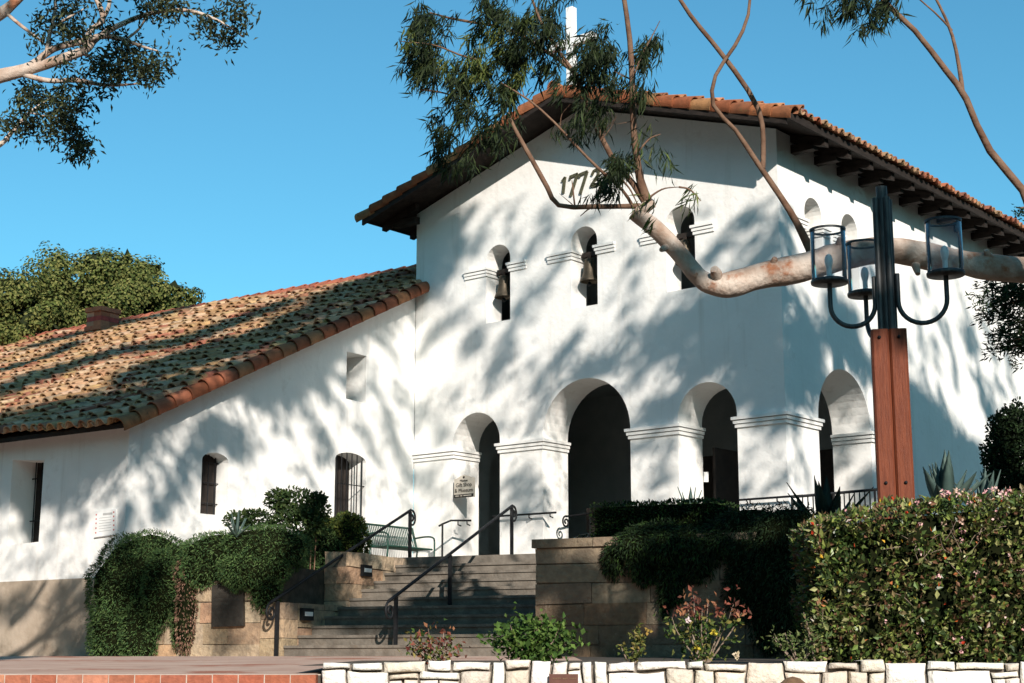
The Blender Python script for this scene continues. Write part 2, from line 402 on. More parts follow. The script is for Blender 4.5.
# mouldings wrap each pier
def moulding(path, z0, hs=((.0, .075, .035), (.075, .075, .06), (.150, .07, .09))):
    """path: list of (point, outward) corners of a horizontal run; three stacked courses"""
    mb = MB()
    for (dz, h, pr) in hs:
        h2 = h - .012
        vs = []; n = len(path)
        for (p, o) in path:
            for zz in (z0 + dz, z0 + dz + h2):
                vs.append(p + Z * zz - o * .004); vs.append(p + Z * zz + o * pr)
        fs = []
        for i in range(n - 1):
            a, b_ = 4 * i, 4 * i + 4
            fs += [(a + 1, b_ + 1, b_ + 3, a + 3), (a + 2, a + 3, b_ + 3, b_ + 2), (a, b_, b_ + 1, a + 1)]
        fs += [(0, 1, 3, 2), (4 * n - 4, 4 * n - 2, 4 * n - 1, 4 * n - 3)]
        mb.add(vs, fs)
    # shadow fillets between the courses
    build(mb, 'impost_moulding', M['moulding'], church)
mz = 4.47
dg = lambda a, b_: (a + b_)
moulding([(fp(9.6, 0), -V), (fp(8.42, 0), -V - U), (fp(8.42, 0, .88), -U)], mz)
moulding([(fp(7.06, 0, .88), U), (fp(7.06, 0), U - V), (fp(5.88, 0), -V - U), (fp(5.88, 0, .88), -U)], mz)
moulding([(fp(3.60, 0, .88), U), (fp(3.60, 0), U - V), (fp(2.44, 0), -V - U), (fp(2.44, 0, .88), -U)], mz)
moulding([(fp(1.07, 0, .88), U), (fp(1.07, 0), U - V), (fp(0, 0), -V - U), (fp(0, 0, 1.27), -U + V), (fp(.88, 0, 1.27), V)], mz)
moulding([(fp(.88, 0, 3.46), -V), (fp(0, 0, 3.46), -V - U), (fp(0, 0, 4.6), -U)], mz)
bh = ((.0, .07, .03), (.07, .07, .05), (.14, .065, .075))
for u in bells_u:
    moulding([(fp(u + .97, 0), -V), (fp(u + .35, 0), -V - U), (fp(u + .35, 0, .45), -U)], 8.48, bh)
    moulding([(fp(u - .35, 0, .45), U), (fp(u - .35, 0), U - V), (fp(u - .82, 0), -V)], 8.48, bh)
for v0, v1 in ((1.02, 1.72), (2.56, 3.26)):
    moulding([(fp(0, 0, v1 + .3), -U), (fp(0, 0, v1), -U - V), (fp(.45, 0, v1), -V)][::-1], 8.48, bh)
    moulding([(fp(.45, 0, v0), V), (fp(0, 0, v0), V - U), (fp(0, 0, v0 - .4), -U)][::-1], 8.48, bh)
# roof: deck with soffit, fascia boards, tiles, rafter tails
OF, OS = .95, .80
def deck(u, d=0): return RZ - SLOPE * abs(u - UC) + d
mb = MB()
for sgn, ue in ((1, 9.6 + OS), (-1, -OS)):
    vs = [fp(UC, deck(UC), -OF), fp(ue, deck(ue), -OF), fp(ue, deck(ue), NAVE + .5), fp(UC, deck(UC), NAVE + .5)]
    up = [p + Z * .10 for p in vs]
    mb.add(vs + up, [(0, 1, 2, 3), (4, 7, 6, 5), (0, 4, 5, 1), (1, 5, 6, 2), (2, 6, 7, 3)])
roof = build(mb, 'roof', M['beam'], church)
mb = MB()
for sgn, ue in ((1, 9.6 + OS), (-1, -OS)):
    ax = (fp(ue, deck(ue)) - fp(UC, deck(UC)))
    mb.box(fp(UC, deck(UC) - .14, -OF - .06), ax, V * .055, Z * .24)
build(mb, 'rake_board', M['beam'], roof)
mb = MB()
mb.box(fp(-OS - .05, deck(-OS) - .04, -OF), U * .048, V * (NAVE + OF), Z * .15)
build(mb, 'eave_board', M['beam'], roof)
mb = MB()
mb.box(fp(9.6 + OS, deck(-OS) - .04, -OF), U * .048, V * (NAVE + OF), Z * .15)
build(mb, 'eave_board', M['beam'], roof)
mb = MB()
dsl = math.sqrt(1 + SLOPE ** 2)
for sgn in (1, -1):
    yv = ((-U * sgn) * 1 + Z * SLOPE) / dsl                  # up the slope
    zn = ((U * sgn) * SLOPE + Z) / dsl
    ue = UC + sgn * (4.8 + OS + .14)
    p0 = fp(ue, deck(ue) + .13, -OF + .22)
    nrow = int((4.8 + OS + .14) * dsl / .40)
    tiled(mb, p0, V, yv, zn, int((NAVE if sgn < 0 else 20) / .235), nrow, .235, .40, TERRA, 5)
build(mb, 'roof_tiles', M['tile_clean'], roof)
mb = MB()
for sgn in (1, -1):
    yv = ((-U * sgn) + Z * SLOPE) / dsl; zn = ((U * sgn) * SLOPE + Z) / dsl
    ue = UC + sgn * (4.8 + OS + .16)
    for j in range(13):
        q = fp(ue, deck(ue) + .10, -OF - .01) + yv * (j * .465 + random.uniform(-.02, .02))
        t_ = tone(random.choice([(.30, .105, .05), (.34, .135, .065), (.25, .095, .05), (.32, .17, .08)]), .25)
        zo = (zn - V * .85).normalized(); xx = (V + zn * .85).normalized()
        barrel(mb, q + V * .06 - zn * .05, xx, yv, zo, .56, .165, .140, 9, t_, .02, .045)
        barrel(mb, q + V * .22 + zn * .05, xx, yv, zn, .56, .12, .10, 8, tone((.42, .19, .1), .3), .02, .04)
build(mb, 'rake_tiles', M['tile_clean'], roof)
mb = MB()
for i in range(int(NAVE / .42)):
    q = fp(UC, deck(UC) + .14, -OF - .03 + i * .42)
    barrel(mb, q, U, V, Z, .5, .15, .13, 8, tone((.40, .17, .09), .25), .02, .03)
build(mb, 'ridge_tiles', M['tile_clean'], roof)
for i in range(24):                                            # rafter tails, every second one on a corbel
    v = .55 + i * .95
    mb = MB()
    yv = (U + Z * SLOPE) / dsl
    q = fp(-OS + .04, deck(-OS) - .175, v)
    mb.box(q, yv * 1.1, V * .15, Z * .17)
    if i % 1 == 0:
        mb.box(fp(-.50, deck(0) - .42, v + .0), U * .9, V * .17, Z * .17)
        mb.box(fp(-.30, deck(0) - .26, v + .45), U * .6, V * .16, Z * .16)
    build(mb, 'rafter_tail', M['beam'], roof)
for i in range(4):
    v = .3 + i * .95; mb = MB()
    yv = (-U + Z * SLOPE) / dsl
    mb.box(fp(9.6 + OS - .06, deck(-OS) - .16, v - .7), yv * 1.1, V * .15, Z * .16)
    mb.box(fp(9.6 + .38, deck(0) - .40, v - .7), -U * .7, V * .16, Z * .16)
    build(mb, 'rafter_tail', M['beam'], roof)
# cross on the ridge
mb = MB()
cu, cv = 4.82, -.35
mb.box(fp(cu + .085, 11.9, cv), -U * .17, V * .16, Z * 2.15)
mb.box(fp(cu + .62, 13.16, cv + .004), -U * 1.24, V * .15, Z * .17)
mb.box(fp(cu + .32, 11.85, cv - .2), -U * .64, V * .6, Z * .26)
build(mb, 'cross', M['white_paint'], church)
# date numerals
mb = MB()
def stroke(pts, wd=.055):
    for a, b_ in zip(pts[:-1], pts[1:]):
        A = fp(a[0], a[1], -.035); B = fp(b_[0], b_[1], -.035); d = (B - A)
        s_ = d.normalized().cross(V).normalized() * wd
        mb.box(A - s_ / 2 - d.normalized() * .012, d + d.normalized() * .024, s_, V * (.03 + random.uniform(0, .003)))
def glyph(pts, u0, wd=.06): stroke([(u0 - x * .85 - z * .13, 9.95 + z * .86) for x, z in pts], wd * .85)
glyph([(-.05, .36), (.03, .44)], 5.30, .05); glyph([(.03, .44), (.03, .05)], 5.30, .075)
for u0 in (5.08, 4.82):
    glyph([(-.06, .36), (-.05, .43)], u0, .05); glyph([(-.05, .42), (.17, .45)], u0, .075); glyph([(.17, .45), (.03, -.07)], u0, .075)
glyph([(-.04, .34), (.01, .43), (.1, .46), (.17, .40), (.15, .30), (.06, .18), (-.03, .05)], 4.50); glyph([(-.03, .06), (.2, .06)], 4.50, .075)
build(mb, 'date_numerals', M['numeral'], church)

# bells
def bell_at(u, first=None):
    p = fp(u + .06, 8.50, .27)
    if first is None:
        t = thing('church_bell', p, '', 'bell', 'bronze bells in the three niches')
        m = MB(); s_ = .92
        m.lathe(p, [(.0, 0), (.07, 0), (.10, -.03), (.115, -.10), (.125, -.24), (.15, -.36), (.20, -.46), (.215, -.50), (.20, -.51), (.17, -.44), (.13, -.3), (0, -.28)], 22)
        build(m, 'bell_body', M['bell'], t)
        m = MB(); m.box(p + U * .28 + V * .02 + Z * .06, -U * .66, V * .10, Z * .10); m.box(p - U * .03 - V * .03, U * .06, V * .06, Z * .08)
        build(m, 'yoke', M['black_wood'], t)
        m = MB(); m.tube([p - Z * .28, p - Z * .50], .015, 6); m.lathe(p - Z * .56, [(0, -.05), (.04, -.03), (.05, 0), (.04, .03), (0, .06)], 10)
        build(m, 'clapper', M['iron'], t)
        return t
    c = copy_tree(first); c.location = p; return c
b0 = bell_at(bells_u[1]); b0['label'] = 'bronze bell in the middle niche below the date numerals'
b1 = bell_at(bells_u[0], b0); b1['label'] = 'bronze bell in the niche nearest the low wing roof'
b2 = bell_at(bells_u[2], b0); b2['label'] = 'bronze bell in the niche partly crossed by the thick bare limb'

# ------------------------------------------------------------------ low wing
wing = thing('low_wing', wp(0, -8.35, .12), 'low white adobe wing with mossy clay tile roof left of the church', 'building')
WS = .4855; VE = -8.73
def wdeck(v): return 4.20 + WS * (v - VE)
mb = MB()
gw = [(-8.35, 0), (-.012, 0), (-.012, wdeck(-.012) - .02), (-8.35, wdeck(-8.35) - .02)]
h2 = arch_hole(-6.50, -5.79, 2.83, 3.88, 10, .16)
h3 = arch_hole(-2.66, -1.66, 2.75, 4.30, 10, .16)
h4 = [(-2.36, 5.62), (-2.36, 6.66), (-1.71, 6.66), (-1.71, 5.60)]
panel(mb, gw, [h2, h3, h4], lambda a, z: wp(0, a, z), [.34, .5, .75], UW)
build(mb, 'gable_wall', M['stucco'], wing)
mb = MB()
WL = 22
ew = [(0, 0), (WL, 0), (WL, wdeck(-8.35) - .02), (0, wdeck(-8.35) - .02)]
h1 = [(2.42, 2.28), (2.40, 3.84), (3.36, 3.92), (3.36, 2.25)]
panel(mb, ew, [h1], lambda a, z: wp(a, -8.35, z), [.62], VW)
build(mb, 'eave_wall', M['stucco'], wing)
mb = MB()
mb.box(wp(-.012, -8.362, 0), UW * WL, VW * .01, Z * 1.55)
mb.box(wp(-.012, -8.35, 0), VW * 8.3, UW * .01, Z * 1.55)
build(mb, 'base_band', M['plinth'], wing)
def window(name, f, hole, depth, inward, bars, barpos, cols):
    m = MB(); a0 = min(a for a, z in hole); a1 = max(a for a, z in hole); z0 = min(z for a, z in hole); z1 = max(z for a, z in hole)
    vs = [f(a0 - .05, z0 - .05) + inward * depth, f(a1 + .05, z0 - .05) + inward * depth, f(a1 + .05, z1 + .05) + inward * depth, f(a0 - .05, z1 + .05) + inward * depth]
    m.add(vs, [(0, 1, 2, 3)])
    wnd = build(m, name, M['black_wood'], wing)
    m = MB(); ax = (f(a1, z0) - f(a0, z0)).normalized()
    for i in range(bars):
        a = a0 + (a1 - a0) * (i + .5) / bars
        top = z1 - .01
        m.tube([f(a, z0) + inward * barpos, f(a, top) + inward * barpos], .014, 6)
    for k in range(cols):
        zz = z0 + (z1 - z0) * (k + .6) / cols
        m.tube([f(a0, zz) + inward * barpos, f(a1, zz) + inward * barpos], .012, 6)
    build(m, 'grille', M['iron'], wnd)
    return wnd
window('barred_window', lambda a, z: wp(a, -8.35, z), h1, .60, VW, 5, .50, 2)
window('shuttered_window', lambda a, z: wp(0, a, z), h2, .33, UW, 4, .28, 3)
w3 = window('barred_window', lambda a, z: wp(0, a, z), h3, .48, UW, 6, .04, 1)
m = MB(); m.add([wp(.74, -2.4, 5.6), wp(.74, -1.7, 5.6), wp(.74, -1.7, 6.7), wp(.74, -2.4, 6.7)], [(0, 1, 2, 3)])
build(m, 'vent_window', M['black_wood'], wing)
# roof
mb = MB()
VR = 2.15
p = [wp(-.33, VE, wdeck(VE)), wp(WL, VE, wdeck(VE)), wp(WL, VR, wdeck(VR)), wp(-.33, VR, wdeck(VR))]
up = [q + Z * .09 for q in p]
mb.add(p + up, [(3, 2, 1, 0), (4, 5, 6, 7), (0, 1, 5, 4), (1, 2, 6, 5), (3, 0, 4, 7)])
q = [wp(0.1, VR, wdeck(VR)), wp(WL, VR, wdeck(VR)), wp(WL, VR + 8, wdeck(VR) - 3.6), wp(.1, VR + 8, wdeck(VR) - 3.6)]
mb.add(q, [(0, 1, 2, 3)])
wroof = build(mb, 'roof', M['beam'], wing)
dw = math.sqrt(1 + WS * WS); yv = (VW + Z * WS) / dw; zn = (Z - VW * WS) / dw
mb = MB()
nr = int((VR - VE + .1) * dw / .45)
tiled(mb, wp(-.08, VE - .10, wdeck(VE - .10) + .12), UW, yv, zn, int(20 / .28), nr, .275, .45, LICH, 6, .09, None, .6)
build(mb, 'roof_tiles', M['tile'], wroof)
mb = MB()
for j in range(nr):
    if (j * .45) * (1 / dw) + VE - .1 > .02: break
    qq = wp(-.30, VE - .12, wdeck(VE - .12) + .05) + yv * (j * .45 + random.uniform(-.02, .02))
    zo = (zn - UW * .8).normalized(); xx = (UW + zn * .8).normalized()
    barrel(mb, qq + UW * .03, xx, yv, zo, .56, .165, .14, 9, tone(random.choice([(.33, .12, .065), (.29, .10, .055), (.34, .17, .09), (.25, .095, .055)]), .25), .02, .045)
build(mb, 'rake_tiles', M['tile_clean'], wroof)
mb = MB()
for i in range(48):
    qq = wp(-.0 + i * .42, VR, wdeck(VR) + .14)
    barrel(mb, qq, VW, UW, Z, .5, .15, .13, 8, tone((.40, .14, .09), .2), .02, .03)
build(mb, 'ridge_tiles', M['tile_clean'], wroof)
mb = MB()
ck = onplane(93, 330, wp(0, 1.0, 0), VW); cu_ = (ck - L0).dot(UW)
zb = wdeck(1.0) - .25
for k in range(9):
    for a in range(2):
        for d_ in range(2):
            zz = zb + k * .135
            big = .04 if k in (4, 8) else 0
            mb.box(wp(cu_ - .30 - big + a * (.30 + big), 1.0 - big + d_ * (.33 + big), zz), UW * (.295 + big), VW * (.325 + big), Z * .127, tone(random.choice([(.52, .19, .11), (.46, .155, .09), (.54, .28, .18)]) if k not in (6,) else (.42, .08, .07), .2))
mb.box(wp(cu_ - .29, 1.01, zb), UW * .58, VW * .62, Z * 1.2, (.25, .2, .17))
build(mb, 'chimney', M['chimney'], wroof)

# notice board on the eave wall
nb = thing('notice_board', onplane(106, 522, wp(0, -8.35, 0), VW), 'small white notice board with red marks down both edges on white wing wall', 'notice board')
m = MB()
q = [onplane(x, y, wp(0, -8.35, 0), VW) for x, y in ((95, 538), (117, 535), (117, 509), (96, 511))]
c0, c1, c2, c3 = q; nrm = -VW * .03
m.add([c0, c1, c2, c3] + [p_ + nrm for p_ in q], [(4, 5, 6, 7), (0, 1, 5, 4), (1, 2, 6, 5), (2, 3, 7, 6), (3, 0, 4, 7)])
build(m, 'panel', M['white_paint'], nb)
mr = MB(); mg = MB()
def onb(a, b_): return (c0 * (1 - a) + c1 * a) * (1 - b_) + (c3 * (1 - a) + c2 * a) * b_ - VW * .033
def qb(m_, a0, b0_, a1, b1_): m_.add([onb(a0, b0_), onb(a1, b0_), onb(a1, b1_), onb(a0, b1_)], [(0, 1, 2, 3)])
for b_ in (.15, .32, .5, .66, .82):
    for aa, bb_ in ((.06, b_), (.88, b_ + .03)):
        mr = MB(); qb(mr, aa, bb_, aa + .06, bb_ + .06); build(mr, 'red_mark', M['red_mark'], nb)
for b_ in (.2, .3, .4, .5, .6, .7): qb(mg, .22, b_, .8, b_ + .018)
qb(mg, .4, .80, .85, .88); qb(mg, 0.02, .0, .98, .025)
build(mg, 'print_lines', M['grey_mark'], nb)

# ------------------------------------------------------------------ stairs, landing, planters
NS = 11; RISE = (LZ - GZ) / NS; TR = .42; SWL = -4.42; SWR = .45
stairs = thing('stone_staircase', stp(-2, 0, GZ), 'broad worn stone staircase climbing to the church porch', 'stairs')
mb = MB()
for i in range(NS - 1):
    z0 = GZ + i * RISE
    mb.box(stp(SWL, i * TR, z0 - .2 if i else z0 - .2), SR * (SWR - SWL), SB * (TR * 1.6), Z * (RISE + .2 - .002 * (i % 2)), None, .010)
    mb.box(stp(SWL + .004, i * TR - .025, z0 + RISE - .045), SR * (SWR - SWL - .008), SB * .05, Z * .043)
build(mb, 'steps', M['step'], stairs)
mb = MB()                       # landing: from the top riser back to church and wing
b1_ = (NS - 1) * TR
poly = [stp(SWL - .5, b1_, 0), stp(6.8, b1_, 0), fp(-.0, 0, -.02), fp(9.58, 0, -.02), wp(-.02, -6.6, 0)]
vs = [V3((p_.x, p_.y, 0.0)) for p_ in poly] + [V3((p_.x, p_.y, LZ)) for p_ in poly]
mb.add(vs, [(5, 6, 7, 8, 9), (0, 1, 6, 5), (1, 2, 7, 6), (3, 4, 9, 8), (4, 0, 5, 9)])
build(mb, 'landing', M['step'], stairs)

def block_wall(name, parent, f, a0, a1, z0, z1, course, thick, inward, lens=(.45, 1.0), dk=1.0):
    """coursed blocks in one mesh; f(a) gives the base point"""
    m = MB(); z = z0; k = 0
    ax = (f(1) - f(0))
    while z < z1 - .02:
        h = min(course * random.uniform(.85, 1.15), z1 - z)
        if z1 - z - h < .1: h = z1 - z
        a = a0
        while a < a1 - .01:
            ln = min(random.uniform(*lens), a1 - a)
            if a1 - a - ln < .2: ln = a1 - a
            pr = random.uniform(0, .018)
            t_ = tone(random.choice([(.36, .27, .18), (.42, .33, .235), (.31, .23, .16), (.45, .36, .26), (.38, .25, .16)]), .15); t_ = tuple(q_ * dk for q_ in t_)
            m.box(f(a + .006) + Z * (z + .006) - inward * pr, ax * (ln - .012), inward * (thick + pr), Z * (h - .012), t_, .011)
            a += ln
        z += h; k += 1
    m.box(f(a0 + .01) + inward * .02 + Z * z0, ax * (a1 - a0 - .02), inward * (thick - .03), Z * (z1 - z0 - .02), (.16, .13, .1))
    return build(m, name, M['stone'], parent)
lp = thing('stone_planter', stp(-6, 0, GZ), 'pale sandstone block planter left of the staircase with a bronze plaque', 'planter')
block_wall('front_wall', lp, lambda a: stp(a, .0, 0), -8.2, SWL - .46, .0, 1.62, .36, .4, SB)
block_wall('front_wall', lp, lambda a: stp(a, .0, 0), SWL - .46, SWL, .0, .98, .36, .4, SB)
block_wall('flank_wall', lp, lambda a: stp(SWL - .001, .41 + a, 0), 0, 1.55, .0, .98, .33, .44, -SR)
block_wall('flank_wall', lp, lambda a: stp(SWL - .001, 1.97 + a, 0), 0, 2.6, .0, LZ - .02, .33, .44, -SR)
m = MB(); m.box(stp(-8.15, .4, .2), SR * (SWL - .46 + 8.15), SB * 2.6, Z * 1.40); build(m, 'soil', M['soil'], lp)
rp_ = thing('stone_planter', stp(3, 0, GZ), 'shaded stone block planter right of the staircase under trailing plants', 'planter')
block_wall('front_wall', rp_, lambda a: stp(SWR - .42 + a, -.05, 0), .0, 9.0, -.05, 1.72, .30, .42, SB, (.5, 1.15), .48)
m = MB()
for i in range(9):
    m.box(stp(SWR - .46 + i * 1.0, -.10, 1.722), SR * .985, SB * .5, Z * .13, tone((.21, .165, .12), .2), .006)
build(m, 'coping', M['stone'], rp_)
m = MB(); m.box(stp(SWR + .02, .38, .2), SR * 8.5, SB * 2.98, Z * 1.52); build(m, 'soil', M['soil'], rp_)
# bronze plaque on the planter
fr = lambda x, y, b_=0: onplane(x, y, stp(0, b_, 0), SB)
m = MB(); q = [fr(214, 627, -.0), fr(246, 626, -.0), fr(245.5, 585, -.0), fr(214.5, 585, -.0)]
m.add([x - SB * .02 for x in q] + [x - SB * .075 for x in q], [(4, 5, 6, 7), (0, 1, 5, 4), (1, 2, 6, 5), (2, 3, 7, 6), (3, 0, 4, 7)])
pl = tag(build(m, 'wall_plaque', M['bronze'], None, q[0]), 'dark square bronze plaque fixed to the sandstone planter under the trailing shrub', 'plaque')
m = MB()
for k in range(7):
    a0, a1 = .1, .9; bz = .2 + k * .1
    P_ = lambda a, b_: (q[0] * (1 - a) + q[1] * a) * (1 - b_) + (q[3] * (1 - a) + q[2] * a) * b_ - SB * .08
    m.add([P_(a0, bz), P_(a1 - random.uniform(0, .2), bz), P_(a1 - .1, bz + .025), P_(a0, bz + .025)], [(0, 1, 2, 3)])
build(m, 'raised_lines', M['bronze'], pl)

# step lights on the flank wall
def step_light(b_, z, lab, first=None):
    p = stp(SWL, b_, z)
    if first is None:
        t = thing('step_light', p, lab, 'wall light', 'step lights on the stair flank')
        m = MB(); m.box(p - SB * .17 - Z * .1 , SB * .34, SR * .07, Z * .2); build(m, 'housing', M['iron'], t)
        m = MB(); m.box(p - SB * .12 - Z * .03 + SR * .07, SB * .24, SR * .012, Z * .07); build(m, 'lens', M['bulb'], t)
        return t
    c = copy_tree(first); c.location = p; c['label'] = lab; return c
l1 = step_light(2.6, 1.62, 'small black step light near the top step by the green shrub')
l2 = step_light(.62, .80, 'small black step light low on the flank by the bottom handrail scroll', l1)

# ------------------------------------------------------------------ handrails
def spiral(c, ax, az, r0, turns, start, n=26, sgn=1):
    out = []
    for i in range(n + 1):
        t = i / n; th = start + sgn * turns * 2 * math.pi * t; r = r0 * (1 - .8 * t)
        out.append(c + ax * (r * math.cos(th)) + az * (r * math.sin(th)))
    return out
def stair_rail(r, lab, feet=(GZ, GZ + RISE * 5)):
    t = thing('handrail', stp(r, 0, GZ), lab, 'handrail', 'black iron handrails on the stairs')
    zt, zb_ = LZ + .92, GZ + .98
    top = stp(r, b1_ + .35, zt); bot = stp(r, -.07 if feet[1] == .97 else .02, zb_ - .05)
    m = MB(); path = [bot + (bot - top).normalized() * .25] + [bot + (top - bot) * (k / 6) for k in range(7)]
    m.tube(path, .028, 8)
    m.tube([path[-1]] + spiral(top + SB * .04 - Z * .16, SB, Z, .165, 1.6, math.pi * .62, 40, -1), .019, 8)
    b2 = bot + (bot - top).normalized() * .25
    m.tube(spiral(b2 - Z * .15 + SB * .04, SB, Z, .155, 1.5, math.pi * .52, 36, 1), .020, 8)
    build(m, 'rail', M['iron'], t)
    for (b_, z0) in ((-.07 if feet[1] < .99 + .0 and feet[1] == .97 else .03, feet[0]), (2.15 if feet[1] == .97 else 1.95, feet[1]), (b1_ + .32, LZ)):
        k = (b_ - .02) / (b1_ + .33); zz = bot.z + (top.z - bot.z) * k
        m = MB(); m.box(stp(r - .026, b_ - .026, z0 - .02), SR * .052, SB * .052, Z * (zz - z0))
        build(m, 'post', M['iron'], t)
    return t
def rail_r(px, py, b_, z): return (onplane(px, py, stp(0, b_, 0), SB) - S0).dot(SR)
stair_rail(SWL - .10, 'black iron handrail with scroll ends beside the left planter', (GZ, .97))
stair_rail(rail_r(395.5, 640, .03, 0), 'black iron handrail with scroll ends up the middle of the staircase')
# wall rails
def wall_rail(pts, lab, posts=(), brackets=(), scroll=None, inward=V):
    t = thing('wall_rail', pts[0], lab, 'handrail', 'small handrails at the church wall')
    m = MB(); m.tube(pts, .022, 8)
    if scroll: m.tube(scroll, .02, 8)
    build(m, 'rail', M['iron'], t)
    for (a, b_) in posts:
        m = MB(); m.tube([a, b_], .022, 8); build(m, 'post', M['iron'], t)
    for a in brackets:
        m = MB(); m.tube([a, a - Z * .07, a - Z * .09 + inward * .1], .014, 6); build(m, 'bracket', M['iron'], t)
F1 = lambda x, y, v: onplane(x, y, fp(0, 0, v), V)
a = F1(442.5, 524, -.7); 
wall_rail([F1(439, 526, -.7), a, F1(451, 520.5, -.6), F1(471, 520.5, -.12)], 'short black rail on one post beside the green bench', [(V3((a.x, a.y, LZ)), a)], [F1(458, 521.5, -.12), F1(467, 521, -.12)])
wall_rail([F1(493, 516.5, -.12), F1(556, 512.5, -.12)], 'black rail fixed to the pier between the first two arches', (), [F1(x, y, -.12) for x, y in ((529, 514.3), (550, 513))])
sc_ = F1(566, 522, .3)
pa = F1(590, 515, 1.2)
wall_rail([F1(566, 516.5, .3), F1(578, 515, .8), F1(600, 512, 1.6)], 'black scrolled rail standing inside the large middle arch', [(V3((pa.x, pa.y, LZ)), pa)], (), spiral(sc_, V, Z, .13, 1.5, math.pi * .4, 28, 1))
wall_rail([F1(739, 500, -.12), F1(803, 495.5, -.12)], 'black rail fixed to the corner pier above dark shrubs', (), [F1(x, y, -.12) for x, y in ((750, 499.3), (777, 497.3))])
# dark stand in the porch
q0 = F1(596, 545, 1.3); q0.z = LZ
st = thing('sign_stand', q0, 'dark lectern like stand in the shade of the middle arch', 'stand')
m = MB(); m.box(V3((q0.x, q0.y, LZ)) + U * .25 + Z * .82, -U * .5, V * .06, Z * .52); build(m, 'board', M['black_wood'], st)
m = MB(); m.tube([q0, q0 + Z * .85], .03, 8); m.box(q0 + U * .2 - V * .15, -U * .4, V * .3, Z * .03); build(m, 'leg', M['iron'], st)

pp = F1(618, 545, 2.4); pp.z = LZ
pt_ = thing('potted_palm', pp, 'dark arching palm in a pot deep in the shade of the middle arch', 'plant')
m = MB(); m.lathe(pp, [(0, 0), (.16, 0), (.22, .4), (.24, .42), (.2, .42), (0, .38)], 18); build(m, 'pot', M['bronze'], pt_)
m = MB()
for i in range(12):
    a = i * 2.4; d = V3((math.cos(a), math.sin(a), 0)); P_ = [pp + Z * .4 + d * (.95 * t_ * (1 + .2 * (i % 3))) + Z * (1.15 * t_ * 1.3 - 1.25 * t_ * t_) for t_ in np.linspace(0, 1, 8)]
    m.tube(P_, lerp_r([.012, .004], 8), 4, False)
    for q_ in P_[2:]:
        for s_ in (-1, 1): m.leaf(q_, d * .6 + d.cross(Z) * s_ - Z * .5, Z, .3, .035, (.02, .035, .015))
build(m, 'fronds', M['leaf_matt'], pt_)

# picket railing on the right
fa, fb = at(792, 497, 27.3), at(905, 487, 27.9)
rl = thing('picket_railing', V3((fa.x, fa.y, 1.9)), 'low black picket railing behind the agave and the lamp post', 'railing')
m = MB(); m.tube([fa, fb], .025, 6); m.tube([fa - Z * .75, fb - Z * .75], .02, 6)
build(m, 'rails', M['iron'], rl)
m = MB()
for i in range(23):
    p = fa + (fb - fa) * (i / 22); m.tube([p - Z * .8, p], .012 if i % 8 else .022, 6, False)
build(m, 'pickets', M['iron'], rl)

# ------------------------------------------------------------------ bench
bc = onplane(394, 568, wp(-.45, 0, 0), UW)
bpos = V3((bc.x, bc.y, LZ)); bx = VW; by = -UW       # along, forward (away from the wall)
bench = thing('park_bench', bpos, 'dark green metal mesh bench against the white gable wall at the stair top', 'bench')
BW = 1.55
def bp(a, f_, z): return bpos + bx * a + by * f_ + Z * z * 1.15
m = MB()
for i in range(26):
    a = -BW / 2 + BW * (i + .5) / 26
    m.tube([bp(a, .42, .43), bp(a, .0, .42)], .012, 5, False)
m.tube([bp(-BW / 2, .43, .43), bp(BW / 2, .43, .43)], .022, 6); m.tube([bp(-BW / 2, 0, .42), bp(BW / 2, 0, .42)], .018, 6)
build(m, 'seat', M['green_paint'], bench)
m = MB()
for i in range(26):
    a = -BW / 2 + BW * (i + .5) / 26
    m.tube([bp(a, .0, .44), bp(a, -.14, .85)], .013, 5, False)
for k in (.0, 1): m.tube([bp(-BW / 2, -.14 * k, .44 + .41 * k), bp(BW / 2, -.14 * k, .44 + .41 * k)], .024, 6)
build(m, 'backrest', M['green_paint'], bench)
for s_ in (-1, 1):
    m = MB(); a = s_ * (BW / 2 + .02)
    m.tube(smooth_path([bp(a, -.08, .66), bp(a, .2, .68), bp(a, .42, .66), bp(a, .48, .55), bp(a, .46, 0)], 4), .020, 6)
    build(m, 'arm_leg', M['green_paint'], bench)
    m = MB(); m.tube([bp(a, -.15, .86), bp(a, .0, .43), bp(a, -.06, 0)], .020, 6)
    build(m, 'rear_leg', M['green_paint'], bench)

# ------------------------------------------------------------------ gift shop sign
q = [F1(455.5, 496.5, -.02), F1(475, 499.5, -.02), F1(475, 482.5, -.02), F1(455.5, 479.5, -.02)]
sg = thing('wall_sign', q[0], 'cream wall sign with arched top and black lettering on left porch pier', 'sign')
m = MB(); ax = q[1] - q[0]; ax = V3((ax.x, ax.y, 0)); wd = ax.length; ax.normalize(); h = q[3].z - q[0].z + .06
o = V3(q[0]) - Z * .04; 
front = [(0, 0), (wd, 0), (wd, h * .95), (wd * .86, h * .98), (wd * .68, h * 1.08), (wd * .5, h * 1.13), (wd * .32, h * 1.08), (wd * .14, h * .98), (0, h * .95)]
vs = [o + ax * a + Z * b_ for a, b_ in front]; n = len(vs)
m.add(vs + [x - V * .05 for x in vs], [tuple(range(n, 2 * n))[::-1]] + [(i, (i + 1) % n, (i + 1) % n + n, i + n) for i in range(n)])
build(m, 'board', M['cream'], sg)
m = MB(); m.box(o - V * .056, ax * wd, V * .005, Z * h * .16); 
build(m, 'lower_strip', M['letter'], sg)
m = MB()
for a0, a1 in ((.08, .28), (.34, .44), (.5, .9)): m.box(o + ax * wd * a0 - V * .06 + Z * h * .06, ax * wd * (a1 - a0), V * .003, Z * h * .05)
build(m, 'strip_text', M['cream'], sg)
